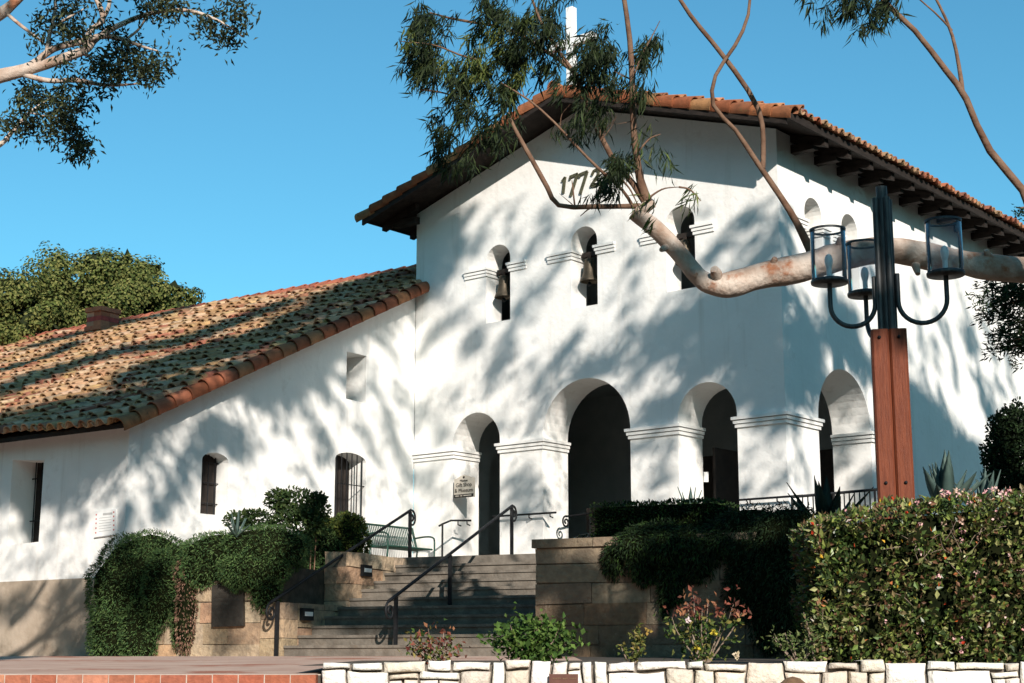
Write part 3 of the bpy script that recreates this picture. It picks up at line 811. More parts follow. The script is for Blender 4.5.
def text_mesh(body, size, origin, ax, up, material, parent, name, nrm, center=True):
    cu = bpy.data.curves.new('txt', 'FONT'); cu.body = body; cu.size = size; cu.align_x = 'CENTER'; cu.extrude = .002
    to = bpy.data.objects.new('txt', cu); col.objects.link(to)
    dg_ = bpy.context.evaluated_depsgraph_get(); dg_.update()
    me = bpy.data.meshes.new_from_object(to.evaluated_get(dg_)); col.objects.unlink(to); bpy.data.objects.remove(to); bpy.data.curves.remove(cu)
    mt = Matrix((ax, up, nrm)).transposed().to_4x4(); mt.translation = origin - ORG[parent.name]
    me.transform(mt); me.materials.clear(); me.materials.append(material)
    ob = bpy.data.objects.new(name, me); col.objects.link(ob); ob.parent = parent; ORG[ob.name] = ORG[parent.name]
    return ob
text_mesh('Mission', h * .17, o + ax * wd * .5 + Z * h * .79 - V * .054, ax, Z, M['letter'], sg, 'small_lettering', -V)
text_mesh('Gift Shop', h * .28, o + ax * wd * .5 + Z * h * .54 - V * .054, ax, Z, M['letter'], sg, 'lettering', -V)
text_mesh('& Museum', h * .28, o + ax * wd * .5 + Z * h * .26 - V * .054, ax, Z, M['letter'], sg, 'lettering', -V)
m = MB(); m.lathe(o + ax * wd * .5 + Z * h * 1.01 - V * .052, [(h * .07, 0), (h * .05, .006), (0, .008)], 8, -V); build(m, 'emblem', M['letter'], sg)
# paper notice by the dark doorway
pn = [F1(704, 482, .9), F1(708.5, 482, .9), F1(708.5, 472, .9), F1(704, 472, .9)]
m = MB(); m.add(pn + [x - V * .012 for x in pn], [(4, 5, 6, 7), (0, 1, 5, 4), (1, 2, 6, 5), (2, 3, 7, 6), (3, 0, 4, 7)])
tag(build(m, 'paper_notice', M['white_paint'], None, pn[0]), 'small pale paper notice by the black right hand doorway', 'notice')

# ------------------------------------------------------------------ front stone wall and brick edging
WYF = 14.0
swl = thing('stone_wall', (3, WYF, -.6), 'low wall of irregular whitewashed limestone along the front bed', 'wall')
m = MB(); x0 = at(322, 662, WYF).x
z = -.98; rows = []
ztop = .028
bands = [(-1.5, -1.2), (-1.2, -.95), (-.95, -.72), (-.72, -.52), (-.52, -.36), (-.36, -.22)]
def stone_face(xa, xb, za, zb):
    """a pillowed irregular stone"""
    k = 4; pts = []; g_ = .007
    d = random.uniform(.0, .035)
    g_ = .003; r1, r2 = .014, .009
    cs = [(xa + g_ + random.uniform(0, r1), za + g_ + random.uniform(0, r2)), (xb - g_ - random.uniform(0, r1), za + g_ + random.uniform(0, r2)), (xb - g_ - random.uniform(0, r1), zb - g_ - random.uniform(0, r2)), (xa + g_ + random.uniform(0, r1), zb - g_ - random.uniform(0, r2))]
    par = [0, .035, .10, .35, .65, .90, .965, 1]; N_ = 7; vs = []; 
    for j in range(N_ + 1):
        for i in range(N_ + 1):
            s_, t_ = par[i], par[j]
            x = (cs[0][0] * (1 - s_) + cs[1][0] * s_) * (1 - t_) + (cs[3][0] * (1 - s_) + cs[2][0] * s_) * t_
            zz = (cs[0][1] * (1 - s_) + cs[1][1] * s_) * (1 - t_) + (cs[3][1] * (1 - s_) + cs[2][1] * s_) * t_
            e = min(s_, 1 - s_, t_, 1 - t_)
            rr = 0 if e == 0 else 1
            y = WYF + .05 - d - .022 * min(1, e * 9) - .008 * (e > .3) + .02 * noise.noise(V3((x * 6, zz * 6, d * 90)))
            if e == 0:
                y = WYF + .062; 
                x += .008 * noise.noise(V3((x * 14, zz * 14, 1))); zz += .008 * noise.noise(V3((x * 14, zz * 14, 5)))
            wx = V3((x * 4.2, zz * 4.2, 2.0)); x += .03 * noise.noise(wx); zz += .026 * noise.noise(wx + V3((7, 3, 0))) * (1 if zz < .0 else .4)
            vs.append((x, y, zz))
    fs = [(j * (N_ + 1) + i, j * (N_ + 1) + i + 1, (j + 1) * (N_ + 1) + i + 1, (j + 1) * (N_ + 1) + i) for j in range(N_) for i in range(N_)]
    m.add(vs, fs, tone(random.choice([(.74, .69, .62), (.80, .76, .70), (.62, .55, .46), (.83, .80, .75), (.70, .63, .54)]), .10, .02), True)
    # top of the stone
    tp = vs[-(N_ + 1):]
    m.add(list(tp) + [(p_[0], WYF + .45, p_[2] - .004) for p_ in tp], [(i, i + 1, N_ + 2 + i, N_ + 1 + i) for i in range(N_)], (.76, .71, .64))
for (za, zb) in bands:
    x = x0 - random.uniform(0, .05)
    while x < 9:
        ln = random.uniform(.18, .5); stone_face(x, x + ln, za, zb); x += ln
def hrow(x, k): return -.062 + .040 * noise.noise(V3((x * 1.7, k, 0))) + .018 * noise.noise(V3((x * 5, k, 4)))
cells = []
x = x0
while x < 9:                                    # thin crest stones on a wavy bed
    ln = random.uniform(.10, .46)
    if random.random() < .22:                   # now and then one stone runs through both courses
        cells.append((x, x + ln * .8, -.20, ztop + random.uniform(-.02, .006), True)); x += ln * .8; continue
    cells.append((x, x + ln, None, ztop + random.uniform(-.026, .008), False)); x += ln
for (xa, xb, za, zb, tall) in cells:
    if tall: stone_face(xa, xb, za, zb)
    else: stone_face(xa, xb, hrow((xa + xb) / 2, 1) + random.uniform(-.006, .004), zb)
x = x0
talls = [c_ for c_ in cells if c_[4]]
while x < 9:                                    # the course under it breaks joint
    nxt = min([c_[0] for c_ in talls if c_[0] > x - 1e-6] + [9]); inside_ = [c_ for c_ in talls if c_[0] - 1e-6 <= x < c_[1] - 1e-6]
    if inside_: x = inside_[0][1]; continue
    xb = min(x + random.uniform(.14, .55), nxt)
    if nxt - xb < .07: xb = nxt
    if xb - x < .02: x = xb + 1e-4; continue
    zt_ = hrow((x + xb) / 2, 1)
    if random.random() < .35 and xb - x > .2:
        zm_ = zt_ - random.uniform(.045, .075); stone_face(x, xb, zm_, zt_); stone_face(x, x + (xb - x) * .45, -.22, zm_); stone_face(x + (xb - x) * .45, xb, -.22, zm_)
    else: stone_face(x, xb, -.22, zt_)
    x = xb
build(m, 'stones', M['white_stone'], swl)
m = MB(); m.box((x0 + .02, WYF + .09, -1.55), (9 - x0, 0, 0), (0, .34, 0), (0, 0, 1.54)); build(m, 'mortar_core', M['mortar'], swl)
be = thing('brick_edging', (-5, WYF, -.3), 'orange brick edging along the front of the paved walk', 'brick edging')
m = MB(); x = -9.0
while x < x0 - .1:
    ln = .222
    for k in range(5):
        zz = -.095 - .075 * (k + 1) - .012 * k
        off = 0
        m.box((x + .005, WYF - .02 + random.uniform(-.003, .003), zz if k else zz - .05), (ln - .010, 0, 0), (0, .18, 0), (0, 0, .075 + (.05 if not k else 0)), tone(random.choice([(.36, .125, .075), (.40, .15, .09), (.32, .105, .06), (.41, .18, .115)]), .12), .002)
        if not k: pass
    x += ln
build(m, 'bricks', M['brick'], be)
m = MB(); m.box((-9, WYF - .012, -.7), (9 + x0 - .06, 0, 0), (0, .165, 0), (0, 0, .607)); build(m, 'mortar', M['grout'], be)
m = MB(); m.box((-14, WYF + .155, -.3), (14 + x0 + .0, 0, 0), (0, .02, 0), (0, 0, .21)); build(m, 'back_strip', M['grout'], be)

# small brown plate on the wall and round cap in front of it
q = [at(549, 690, WYF - .03), at(578, 690, WYF - .03), at(578, 674, WYF - .03), at(549, 674, WYF - .03)]
m = MB(); m.add(q + [V3(x_) - V3((0, .03, 0)) for x_ in q], [(4, 5, 6, 7), (0, 1, 5, 4), (1, 2, 6, 5), (2, 3, 7, 6), (3, 0, 4, 7)])
bpz = tag(build(m, 'wall_plate', M['brownplate'], None, q[0]), 'small brown metal plate set on the white limestone wall', 'plaque')
m = MB()
for i in range(14):
    xx = q[3].x + .03 + i * .0145
    if i not in (5, 9): m.box((xx, WYF - .064, q[3].z - .043 + random.uniform(-.002, .002)), (.010, 0, 0), (0, .003, 0), (0, 0, .011))
build(m, 'plate_text', M['dome'], bpz)
q = at(793, 683, 12.6)
rc = thing('bollard', (q.x, 12.6, -1.55), 'round brown domed post top rising before the white stone wall', 'bollard')
m = MB(); m.lathe((q.x, 12.6, q.z - .13), [(.165, -.3), (.165, -.02), (.15, .05), (.11, .12), (.055, .165), (0, .18)], 24); build(m, 'domed_cap', M['dome'], rc)
m = MB(); m.lathe((q.x, 12.6, -1.55), [(.13, 0), (.13, q.z + 1.55 - .4)], 20); build(m, 'post', M['dome'], rc)

# ------------------------------------------------------------------ lamp post
LY = 16.6
lb = at(893, 497, LY); lx = lb.x + .03
lamp = thing('street_lamp', (lx, LY, -.05), 'tall lamp on red timber post with clear glass cylinder lanterns on curved arms', 'street lamp')
zt = at(883, 332, LY).z; ztop = at(878, 187, LY).z; zs = at(878, 199, LY).z
m = MB()
for (sx, sy) in ((-1, -1), (1, -1), (1, 1), (-1, 1)):
    # four chamfered timbers with a slot between them
    cx, cy = lx + sx * .093, LY + sy * .093; h_ = .0905; c_ = .022
    ring = [(-h_ + c_, -h_), (h_ - c_, -h_), (h_, -h_ + c_), (h_, h_ - c_), (h_ - c_, h_), (-h_ + c_, h_), (-h_, h_ - c_), (-h_, -h_ + c_)]
    rz = R(-11); cR, sR = math.cos(rz), math.sin(rz)
    def rot(x_, y_): 
        dx, dy = x_ - lx, y_ - LY; return (lx + dx * cR - dy * sR, LY + dx * sR + dy * cR)
    vs = [(*rot(cx + a, cy + b_), z_) for z_ in (-.1, zt) for a, b_ in ring]
    m.add(vs, [tuple(range(8))[::-1], tuple(range(8, 16))] + [(i, (i + 1) % 8, (i + 1) % 8 + 8, i + 8) for i in range(8)])
build(m, 'timber_post', M['redwood'], lamp)
for zz in (zt - .09, zt - 1.62):
    for sx in (-1, 1):
        m = MB(); px_, py_ = rot(lx + sx * .1, LY - .184); m.lathe((px_, py_, zz), [(.018, 0), (.018, .012), (0, .016)], 8, V3((-.19, -.98, 0)).normalized()); build(m, 'bolt', M['iron'], lamp)
m = MB(); m.tube([(lx, LY, zt - .2), (lx, LY, ztop)], .060, 18); build(m, 'centre_pipe', M['steel'], lamp)
for a in (20, 110, 200, 290):
    m = MB(); p = V3((lx + .083 * math.cos(R(a)), LY + .083 * math.sin(R(a)), 0)); m.tube([p + Z * (zt - .1), p + Z * zs], .034, 12); build(m, 'side_pipe', M['steel'], lamp)
LH, LR = .60, .192
def lantern(dx, dy, zb):
    """one arm with its glass lantern"""
    a = V3((dx, dy, 0)); d = a.normalized(); R_ = a.length
    c = V3((lx, LY, 0)) + a
    m = MB(); r = (R_ - .12) / 2; mid = V3((lx, LY, 0)) + d * (.12 + r); zc = zb - .26
    path = [c + Z * zb, c + Z * (zb - .1)] + [mid + d * (r * math.cos(th)) + Z * (zc + r * math.sin(th)) for th in np.linspace(0, -math.pi, 16)] + [V3((lx, LY, zc + .3)) + d * .12]
    m.tube(path, .026, 10); arm = build(m, 'arm', M['steel'], lamp)
    m = MB(); m.lathe(c + Z * zb, [(0, -.016), (LR + .003, -.016), (LR + .008, 0), (LR + .008, .018), (LR - .02, .034), (0, .034)], 30); base = build(m, 'lantern_base', M['steel'], lamp)
    m = MB(); m.lathe(c + Z * zb, [(LR - .004, .034), (LR - .004, LH - .03), (LR - .012, LH - .03), (LR - .012, .034)], 40); build(m, 'glass_cylinder', M['glass'], lamp)
    m = MB(); m.lathe(c + Z * zb, [(LR + .001, LH - .03), (LR + .003, LH - .008), (LR - .010, LH - .008), (LR - .013, LH - .03), (LR + .001, LH - .03)], 36); build(m, 'top_rim', M['steel'], lamp)
    m = MB(); m.tube([c + Z * (zb + .03), c + Z * (zb + .16)], .028, 10); m.lathe(c + Z * (zb + .16), [(.03, 0), (.042, .05), (.045, .09), (.03, .14), (0, .16)], 14); build(m, 'bulb', M['bulb'], lamp)
zl = at(829, 283, 16.7).z
lantern(-.575, .12, zl + .01); lantern(.60, -.16, zl + .03); lantern(-.07, .66, zl + .0)

# ------------------------------------------------------------------ leaves and plants
def leaf_mass(mb, n, sampler, ln, wd, pal, outward=None, droop=0.0, var=.3, lj=.45, clump=0.0):
    i = 0
    while i < n:
        p, nr = sampler()
        cl = noise.noise(p * 4.5 + V3((3, 3, 3)))
        if clump and random.random() < clump * (.5 - cl * 1.4): continue
        i += 1
        d = (nr + rv(.7)); d.z -= droop
        if d.length < .01: d = V3((0, 0, 1))
        k = 1 + random.uniform(-lj, lj)
        if clump: c_ = pal[int(max(0, min(.999, .5 + .75 * noise.noise(p * 2.1 + V3((0, 5, 0))) + random.uniform(-.4, .4))) * len(pal))]
        else: c_ = random.choice(pal)
        mb.leaf(p, d, rv(1) + nr * .8, ln * k, wd * k, tone(c_, var))
GREEN = [(.035, .07, .016), (.05, .09, .02), (.028, .055, .014), (.075, .11, .028)]

# right hedge
hd = thing('flowering_hedge', (4.6, 15.3, 0), 'clipped leafy hedge with pink blossoms and red berries behind the white stone wall', 'hedge')
HX0, HX1, HY0, HY1 = 2.78, 9.0, 14.62, 15.9
def hz(x): return float(np.interp(x, [2.6, 2.85, 3.3, 4.0, 4.9, 9], [1.16, 1.33, 1.44, 1.50, 1.56, 1.62])) - .02
def hedge_sample():
    t = random.random()
    x = random.uniform(HX0, HX1)
    if t < .66:
        z_ = random.uniform(-.02, hz(x)); y = HY0 + .16 * noise.noise(V3((x * 1.9, z_ * 2.2, 3))) + .12 * noise.noise(V3((x * 5, z_ * 5, 3)))
        return V3((x, y + abs(random.gauss(0, .10)), z_)), V3((0, -1, .35))
    if t < .88:
        y = random.uniform(HY0, HY1); return V3((x, y, hz(x) + .09 * noise.noise(V3((x * 3, y * 3, 0))) + .05 * noise.noise(V3((x * 8, y * 8, 0))) - abs(random.gauss(0, .03)))), V3((0, -.2, 1))
    y = random.uniform(HY0, HY1); z_ = random.uniform(0, hz(HX0))
    return V3((HX0 + .08 * noise.noise(V3((y * 3, z_ * 3, 7))) + abs(random.gauss(0, .04)), y, z_)), V3((-1, -.3, .3))
m = MB()
leaf_mass(m, 24000, hedge_sample, .062, .034, [(.04, .07, .018), (.075, .12, .028), (.13, .18, .04), (.20, .235, .06), (.05, .08, .022), (.14, .105, .05), (.27, .27, .11), (.19, .095, .055), (.075, .12, .03), (.16, .20, .05)], var=.45, clump=.75)
build(m, 'leaves', M['leaf_gloss'], hd)
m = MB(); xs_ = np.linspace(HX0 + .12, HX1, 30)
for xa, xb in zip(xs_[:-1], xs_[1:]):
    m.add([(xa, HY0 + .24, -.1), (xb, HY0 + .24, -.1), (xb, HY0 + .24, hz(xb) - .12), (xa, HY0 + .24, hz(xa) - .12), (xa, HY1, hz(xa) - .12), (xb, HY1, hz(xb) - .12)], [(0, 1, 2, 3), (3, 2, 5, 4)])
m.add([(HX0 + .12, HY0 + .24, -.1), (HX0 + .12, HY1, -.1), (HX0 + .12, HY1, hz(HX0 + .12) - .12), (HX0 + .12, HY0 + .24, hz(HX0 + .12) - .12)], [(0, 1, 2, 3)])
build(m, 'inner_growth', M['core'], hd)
m = MB()
for _ in range(150):
    p, nr = hedge_sample()
    if random.random() < .55: p.z = hz(p.x) - .015; 
    if random.random() < .5: p.x = random.uniform(3.9, 5.2)
    c_ = random.choice([(.72, .42, .42), (.78, .55, .52), (.66, .35, .36), (.6, .42, .33)])
    for _k in range(7): m.leaf(p + rv(.012) - V3((0, .02, 0)), rv(1), rv(1), .03, .024, tone(c_, .15))
build(m, 'pink_blossoms', M['leaf_matt'], hd)
m = MB()
for _ in range(330):
    p, nr = hedge_sample(); p.y -= .03
    c_ = random.choice([(.5, .05, .02), (.55, .12, .03), (.6, .35, .04), (.45, .16, .06)])
    m.leaf(p, nr + rv(.5), rv(1), .05, .03, tone(c_, .2))
build(m, 'red_leaves', M['leaf_matt'], hd)
for (x, z_, k) in ((4.02, .95, 9), (4.95, 1.25, 12), (4.8, .9, 5), (3.3, .6, 3), (4.4, 1.2, 5), (3.7, 1.1, 4), (5.1, .7, 4)):
    for _ in range(k):
        m = MB(); p = V3((x + random.gauss(0, .10), HY0 + .03, z_ + random.gauss(0, .09))); d = V3((random.uniform(-1, .6), -.2, random.uniform(-.6, .8))).normalized()
        limb(m, [p, p + d * .08 + rv(.015), p + d * .19 + rv(.03)], [.005, .004, .0015], 4, 3)
        build(m, 'bare_twig', M['twig'], hd)

# rose and small shrubs in the front bed
def shrub(px, py0, py1, halfw, Y, lab, pal, n, ln, wd, cat='shrub', dens=.5, flowers=None, stems=5, red_top=None, lean=0):
    base = at(px, py0, Y); top = at(px, py1, Y); H_ = top.z - base.z; Wd = halfw / (F / Y)
    base.z = .0
    t = thing('rose_bush' if cat == 'rose bush' else 'shrub', base, lab, cat, 'shrubs in the front bed')
    ms = MB(); ml = MB(); tips = []
    for i in range(stems):
        a = random.uniform(-1, 1); hh = random.uniform(.6, 1.0)
        tip = base + V3((a * Wd * .9 + lean * hh, random.uniform(-.14, .14), H_ * hh * (1 - .35 * abs(a))))
        mid = base * .45 + tip * .55 + V3((a * Wd * .2, 0, H_ * .06))
        limb(ms, [base + V3((a * .05, 0, 0)), mid, tip], [.010, .007, .003], 5, 4); tips.append((base, mid, tip))
    for _ in range(n):
        b_, md, tp = random.choice(tips); k = random.random() ** .75
        p = (b_ * (1 - k) ** 2 + md * 2 * k * (1 - k) + tp * k * k) + V3((random.gauss(0, Wd * .22 * dens), random.gauss(0, .09), random.gauss(0, H_ * .09)))
        if p.z < .0: p.z = random.uniform(.0, .1)
        pl_ = pal
        if red_top and (p.z - base.z) > H_ * red_top[0]: pl_ = red_top[1]
        kk = 1 + random.uniform(-.3, .4)
        ml.leaf(p, rv(1) + V3((0, -.3, .1)), rv(1) + V3((0, -.6, .6)), ln * kk, wd * kk, tone(random.choice(pl_), .35))
    build(ms, 'stems', M['twig'], t); build(ml, 'leaves', M['leaf'], t)
    if flowers:
        mf = MB()
        for (fx, fy, c_) in flowers:
            p = at(fx, fy, Y - .18)
            for _ in range(12): mf.leaf(p + rv(.006), rv(1), rv(1), .04, .03, tone(c_, .1))
        build(mf, 'blossom', M['leaf_matt'], t)
YEL = [(.11, .13, .03), (.16, .16, .04), (.09, .12, .03), (.2, .17, .05)]
REDL = [(.16, .045, .035), (.22, .07, .045), (.12, .05, .035), (.26, .12, .06)]
shrub(437, 663, 622, 30, 14.9, 'small rose bush with reddish leaf tips in front of the stairs', YEL + REDL + GREEN[:2], 330, .05, .03, 'rose bush', .8, None, 7)
shrub(534, 663, 610, 42, 15.0, 'rounded bright green shrub between stairs and white stone wall', [(.05, .10, .02), (.07, .13, .025), (.04, .085, .018), (.10, .16, .035)], 1150, .062, .04, 'shrub', 1.0, None, 12)
shrub(634, 663, 624, 20, 14.9, 'thin straggly yellowish rose bush beside the brown plate', YEL + [(.3, .22, .06)], 170, .05, .026, 'rose bush', .6, [(648, 631, (.3, .2, .05))], 4, None, .08)
shrub(704, 663, 578, 44, 15.1, 'rose bush with dark red top shoots and a pale blossom', YEL + GREEN, 620, .055, .03, 'rose bush', .9, [(687, 620, (.75, .6, .6)), (697, 649, (.5, .4, .05)), (714, 633, (.5, .4, .05)), (737, 655, (.6, .5, .35))], 10, (.55, REDL), .06)
shrub(800, 663, 618, 30, 14.75, 'loose pale green sprigs at the foot of the flowering hedge', [(.12, .16, .05), (.08, .12, .035), (.15, .17, .07)], 260, .05, .025, 'shrub', .9, None, 7)
shrub(816, 560, 476, 16, 14.7, 'upright pale green sprig above the flowering hedge corner', [(.14, .17, .06), (.10, .14, .045), (.2, .14, .08)], 90, .05, .03, 'shrub', .5, None, 3)
m = MB(); N_ = 40
for i in range(N_):
    xa = -1.9 + i * (11 / N_); xb = xa + 11 / N_
    m.add([(xa, WYF + .42, -.02), (xb, WYF + .42, -.02), (xb, 20.6, .037), (xa, 20.6, .037)], [(0, 1, 2, 3)])
tag(build(m, 'planting_bed', M['soil']), kind='structure')

# trailing rosemary mounds: short needles over an uneven surface
def ell(c, r, ax=None):
    """sample the skin of an ellipsoid lump"""
    d = rv(1); d.normalize()
    n = V3((d.x * r[0], d.y * r[1], d.z * r[2]))
    k = 1 + .13 * noise.noise(d * 2.5 + c) + .10 * noise.noise(d * 6 + c) + random.gauss(0, .025)
    return c + n * k, V3((d.x / r[0], d.y / r[1], d.z / r[2])).normalized()
def mound(lumps, n, mb, mcore, pal, ln=.075, wd=.016, droop=.35, keep=None):
    wts = np.array([l_[1][0] * l_[1][2] for l_ in lumps]); wts = wts / wts.sum(); cnt = 0
    for (c, r) in lumps:
        vs = []; n1, n2 = 10, 14
        for i in range(n1 + 1):
            for j in range(n2):
                th = math.pi * i / n1; ph = 2 * math.pi * j / n2
                d = V3((math.sin(th) * math.cos(ph), math.sin(th) * math.sin(ph), math.cos(th)))
                vs.append(c + V3((d.x * r[0], d.y * r[1], d.z * r[2])) * (.86 + .10 * noise.noise(d * 2.5 + c)))
        mcore.add(vs, [(i * n2 + j, i * n2 + (j + 1) % n2, (i + 1) * n2 + (j + 1) % n2, (i + 1) * n2 + j) for i in range(n1) for j in range(n2)], None, True)
    while cnt < n:
        c, r = lumps[rng.choice(len(lumps), p=wts)]
        p, nr = ell(c, r)
        if p.y > c.y + r[1] * .35 and p.z < c.z + r[2] * .4: continue
        inside = False
        for (c2, r2) in lumps:
            if c2 is c: continue
            q = p - c2
            if (q.x / r2[0]) ** 2 + (q.y / r2[1]) ** 2 + (q.z / r2[2]) ** 2 < .8: inside = True; break
        if inside or (keep and not keep(p)): continue
        d = nr * .8 + rv(.45); d.z -= droop; k = random.uniform(.7, 1.35)
        mb.leaf(p - nr * .02, d, rv(1) + nr, ln * k, wd * k, tone(random.choice(pal), .35)); cnt += 1
def lump(px, py, b_, rx, ry, rz): return (onplane(px, py, stp(0, b_, 0), SB), (rx, ry, rz))
ROS = [(.045, .085, .03), (.06, .115, .036), (.085, .145, .045), (.03, .065, .024), (.11, .165, .055)]
t = thing('trailing_shrub', stp(-6, .3, 1.6), 'dense green trailing shrub spilling over the left planter down to the walk', 'shrub')
ml, mc = MB(), MB()
lumps = [lump(133, 590, .1, .78, .5, .92), lump(120, 625, -.05, .52, .36, .75), lump(150, 560, .4, .62, .55, .5), lump(141, 630, -.1, .36, .3, .66),
         lump(112, 640, -.05, .4, .3, .5), lump(225, 553, .3, .75, .6, .37), lump(265, 550, .4, .80, .65, .42), lump(255, 570, .05, .62, .35, .32), lump(278, 562, 1.6, .48, .4, .46), lump(268, 590, .1, .22, .25, .42), lump(303, 556, 2.6, .45, .4, .40),
         lump(190, 560, .4, .5, .45, .32), lump(318, 548, 3.0, .45, .45, .36), lump(178, 600, .0, .12, .12, .8), lump(205, 570, .0, .42, .3, .3), lump(245, 572, -.02, .40, .3, .33), lump(160, 590, -.05, .3, .3, .7), lump(262, 585, .1, .22, .25, .45), lump(300, 575, 2.3, .34, .3, .42)]
mound(lumps, 36000, ml, mc, ROS, .06, .013)
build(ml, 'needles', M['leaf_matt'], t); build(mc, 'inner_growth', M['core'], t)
t2 = thing('dry_trailing_plant', stp(-5.6, -.1, 1.2), 'brownish pink dry strand hanging beside the bronze plaque', 'plant')
ml, mc = MB(), MB()
mound([lump(186, 610, -.12, .17, .1, .75), lump(184, 575, .0, .16, .14, .3)], 1300, ml, mc, [(.22, .12, .085), (.16, .09, .06), (.28, .17, .12), (.07, .08, .03)], .06, .02, .9)
build(ml, 'needles', M['leaf_matt'], t2); build(mc, 'inner_growth', M['core'], t2)
t = thing('rounded_shrub', stp(-4.5, 1.6, 1.8), 'rounded yellow green shrub beside the green bench at the stair top', 'shrub')
ml, mc = MB(), MB()
mound([lump(343, 543, 3.5, .48, .45, .42), lump(326, 540, 3.4, .4, .4, .4), lump(348, 526, 3.6, .32, .35, .24)], 3600, ml, mc, [(.06, .09, .02), (.09, .115, .025), (.13, .14, .03), (.04, .065, .018)], .06, .03, 0)
build(ml, 'leaves', M['leaf'], t); build(mc, 'inner_growth', M['core'], t)
t = thing('leafy_bush', stp(-5, 2.2, 1.7), 'dark leafy bush rising above the trailing shrub against the white wall', 'shrub')
ml, mc, mt = MB(), MB(), MB()
lumps = [lump(296, 505, 2.2, .36, .3, .28), lump(278, 500, 2.2, .2, .2, .18), lump(312, 512, 2.2, .3, .3, .22), lump(300, 525, 2.0, .5, .4, .3), lump(258, 520, 2.0, .32, .3, .18), lump(240, 520, 2.0, .26, .3, .14), lump(318, 500, 2.3, .12, .12, .12)]
for c, r in lumps:
    for _ in range(int(6000 * r[0] * r[2] + 160)):
        d = rv(1).normalized() * random.uniform(.4, 1.15) ** .6
        p = c + V3((d.x * r[0], d.y * r[1], d.z * r[2])); ml.leaf(p, rv(1) + d, rv(1) + d + Z * .4, .09, .045, tone(random.choice([(.022, .045, .014), (.035, .06, .018), (.05, .075, .02)]), .35))
    mt.tube([stp(-5.2, 2.0, 1.6) * .3 + V3((c.x, c.y, 1.6)) * .7, c], .012, 5)
build(ml, 'leaves', M['leaf'], t); build(mt, 'stems', M['bark_dark'], t)

# right planter: clipped box hedge and hanging rosemary
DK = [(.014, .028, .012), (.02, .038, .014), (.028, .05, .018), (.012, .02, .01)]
t = thing('box_hedge', stp(2.2, .9, 1.72), 'dark clipped low hedge on top of the right planter', 'hedge')
ml, mc = MB(), MB()
ra, rb_ = rail_r(594, 520, .7, 0), rail_r(719, 520, .7, 0)
zA = onplane(650, 502, stp(0, .6, 0), SB).z
def bh_s():
    a = random.uniform(ra, rb_); k = random.random(); j = .03 * noise.noise(V3((a * 3, k * 3, 1)))
    if k < .55: return stp(a, .55 + j, random.uniform(1.7, zA)), -SB
    if k < .85: return stp(a, random.uniform(.55, 1.9), zA + j), Z
    return stp(random.choice((ra, rb_)) + j, random.uniform(.55, 1.9), random.uniform(1.7, zA)), SR * random.choice((-1, 1))
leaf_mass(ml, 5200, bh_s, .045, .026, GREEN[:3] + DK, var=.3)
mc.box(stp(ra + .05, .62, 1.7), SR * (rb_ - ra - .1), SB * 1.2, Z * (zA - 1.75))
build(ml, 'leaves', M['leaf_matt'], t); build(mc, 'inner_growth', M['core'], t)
def hang(spec, n, lab, pal, dz=.9):
    t = thing('trailing_shrub', stp(2, 0, 1.7), lab, 'shrub'); ml, mc = MB(), MB()
    mound([lump(*s_) for s_ in spec], n, ml, mc, pal, .08, .015, dz); build(ml, 'needles', M['leaf_matt'], t); build(mc, 'inner_growth', M['core'], t)
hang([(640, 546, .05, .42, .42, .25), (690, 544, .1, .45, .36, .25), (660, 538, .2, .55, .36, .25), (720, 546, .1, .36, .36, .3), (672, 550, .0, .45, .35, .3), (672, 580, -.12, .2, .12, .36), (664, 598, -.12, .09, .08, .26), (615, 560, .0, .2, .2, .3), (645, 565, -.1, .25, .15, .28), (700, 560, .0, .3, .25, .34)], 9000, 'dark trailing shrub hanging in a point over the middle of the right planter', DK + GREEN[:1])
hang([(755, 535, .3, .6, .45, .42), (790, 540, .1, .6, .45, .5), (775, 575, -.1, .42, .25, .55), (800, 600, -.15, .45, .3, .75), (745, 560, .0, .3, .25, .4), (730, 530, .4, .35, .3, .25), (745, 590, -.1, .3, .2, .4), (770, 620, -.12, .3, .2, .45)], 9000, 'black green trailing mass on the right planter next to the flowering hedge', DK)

# agaves
def agave(px, py, Y, zb, n, ln, lab, name='agave', wd=.09, pal='agave'):
    p0 = at(px, py, Y); p0.z = zb
    m = MB()
    for i in range(n):
        a = 2.4 * i + random.uniform(-.2, .2); el = R(random.uniform(28, 82)) if i else R(88); l_ = ln * random.uniform(.8, 1.1)
        d = V3((math.cos(a) * math.cos(el), math.sin(a) * math.cos(el), math.sin(el))); s_ = d.cross(Z).normalized() if abs(d.z) < .99 else V3((1, 0, 0)); nn = s_.cross(d)
        K = 7; vs = []
        for k in range(K + 1):
            t_ = k / K; w_ = wd * (.55 + 1.1 * t_ * (1 - t_) * 2) * (1 - t_ ** 3) + .002
            c_ = p0 + d * (l_ * t_) + Z * (-.10 * l_ * t_ * t_ * math.cos(el)) 
            vs += [c_ - s_ * w_, c_ - nn * (w_ * .35), c_ + s_ * w_, c_ + nn * .012]
        fs = []
        for k in range(K):
            for j in range(4): fs.append((4 * k + j, 4 * k + (j + 1) % 4, 4 * k + 4 + (j + 1) % 4, 4 * k + 4 + j))
        m.add(vs, fs, None, True)
    return tag(build(m, name, M[pal], None, p0), lab, 'agave', 'agaves around the porch')
agave(826, 520, 23.5, 1.75, 13, 1.05, 'large dark agave left of the lamp post above the hedge', wd=.10, pal='agave_shade')
agave(945, 500, 20.5, 1.85, 20, .80, 'pale grey agave just right of the lamp post above the hedge', wd=.095)
agave(985, 498, 21.0, 1.88, 15, .62, 'smaller grey agave second to the right of the lamp post', wd=.075)
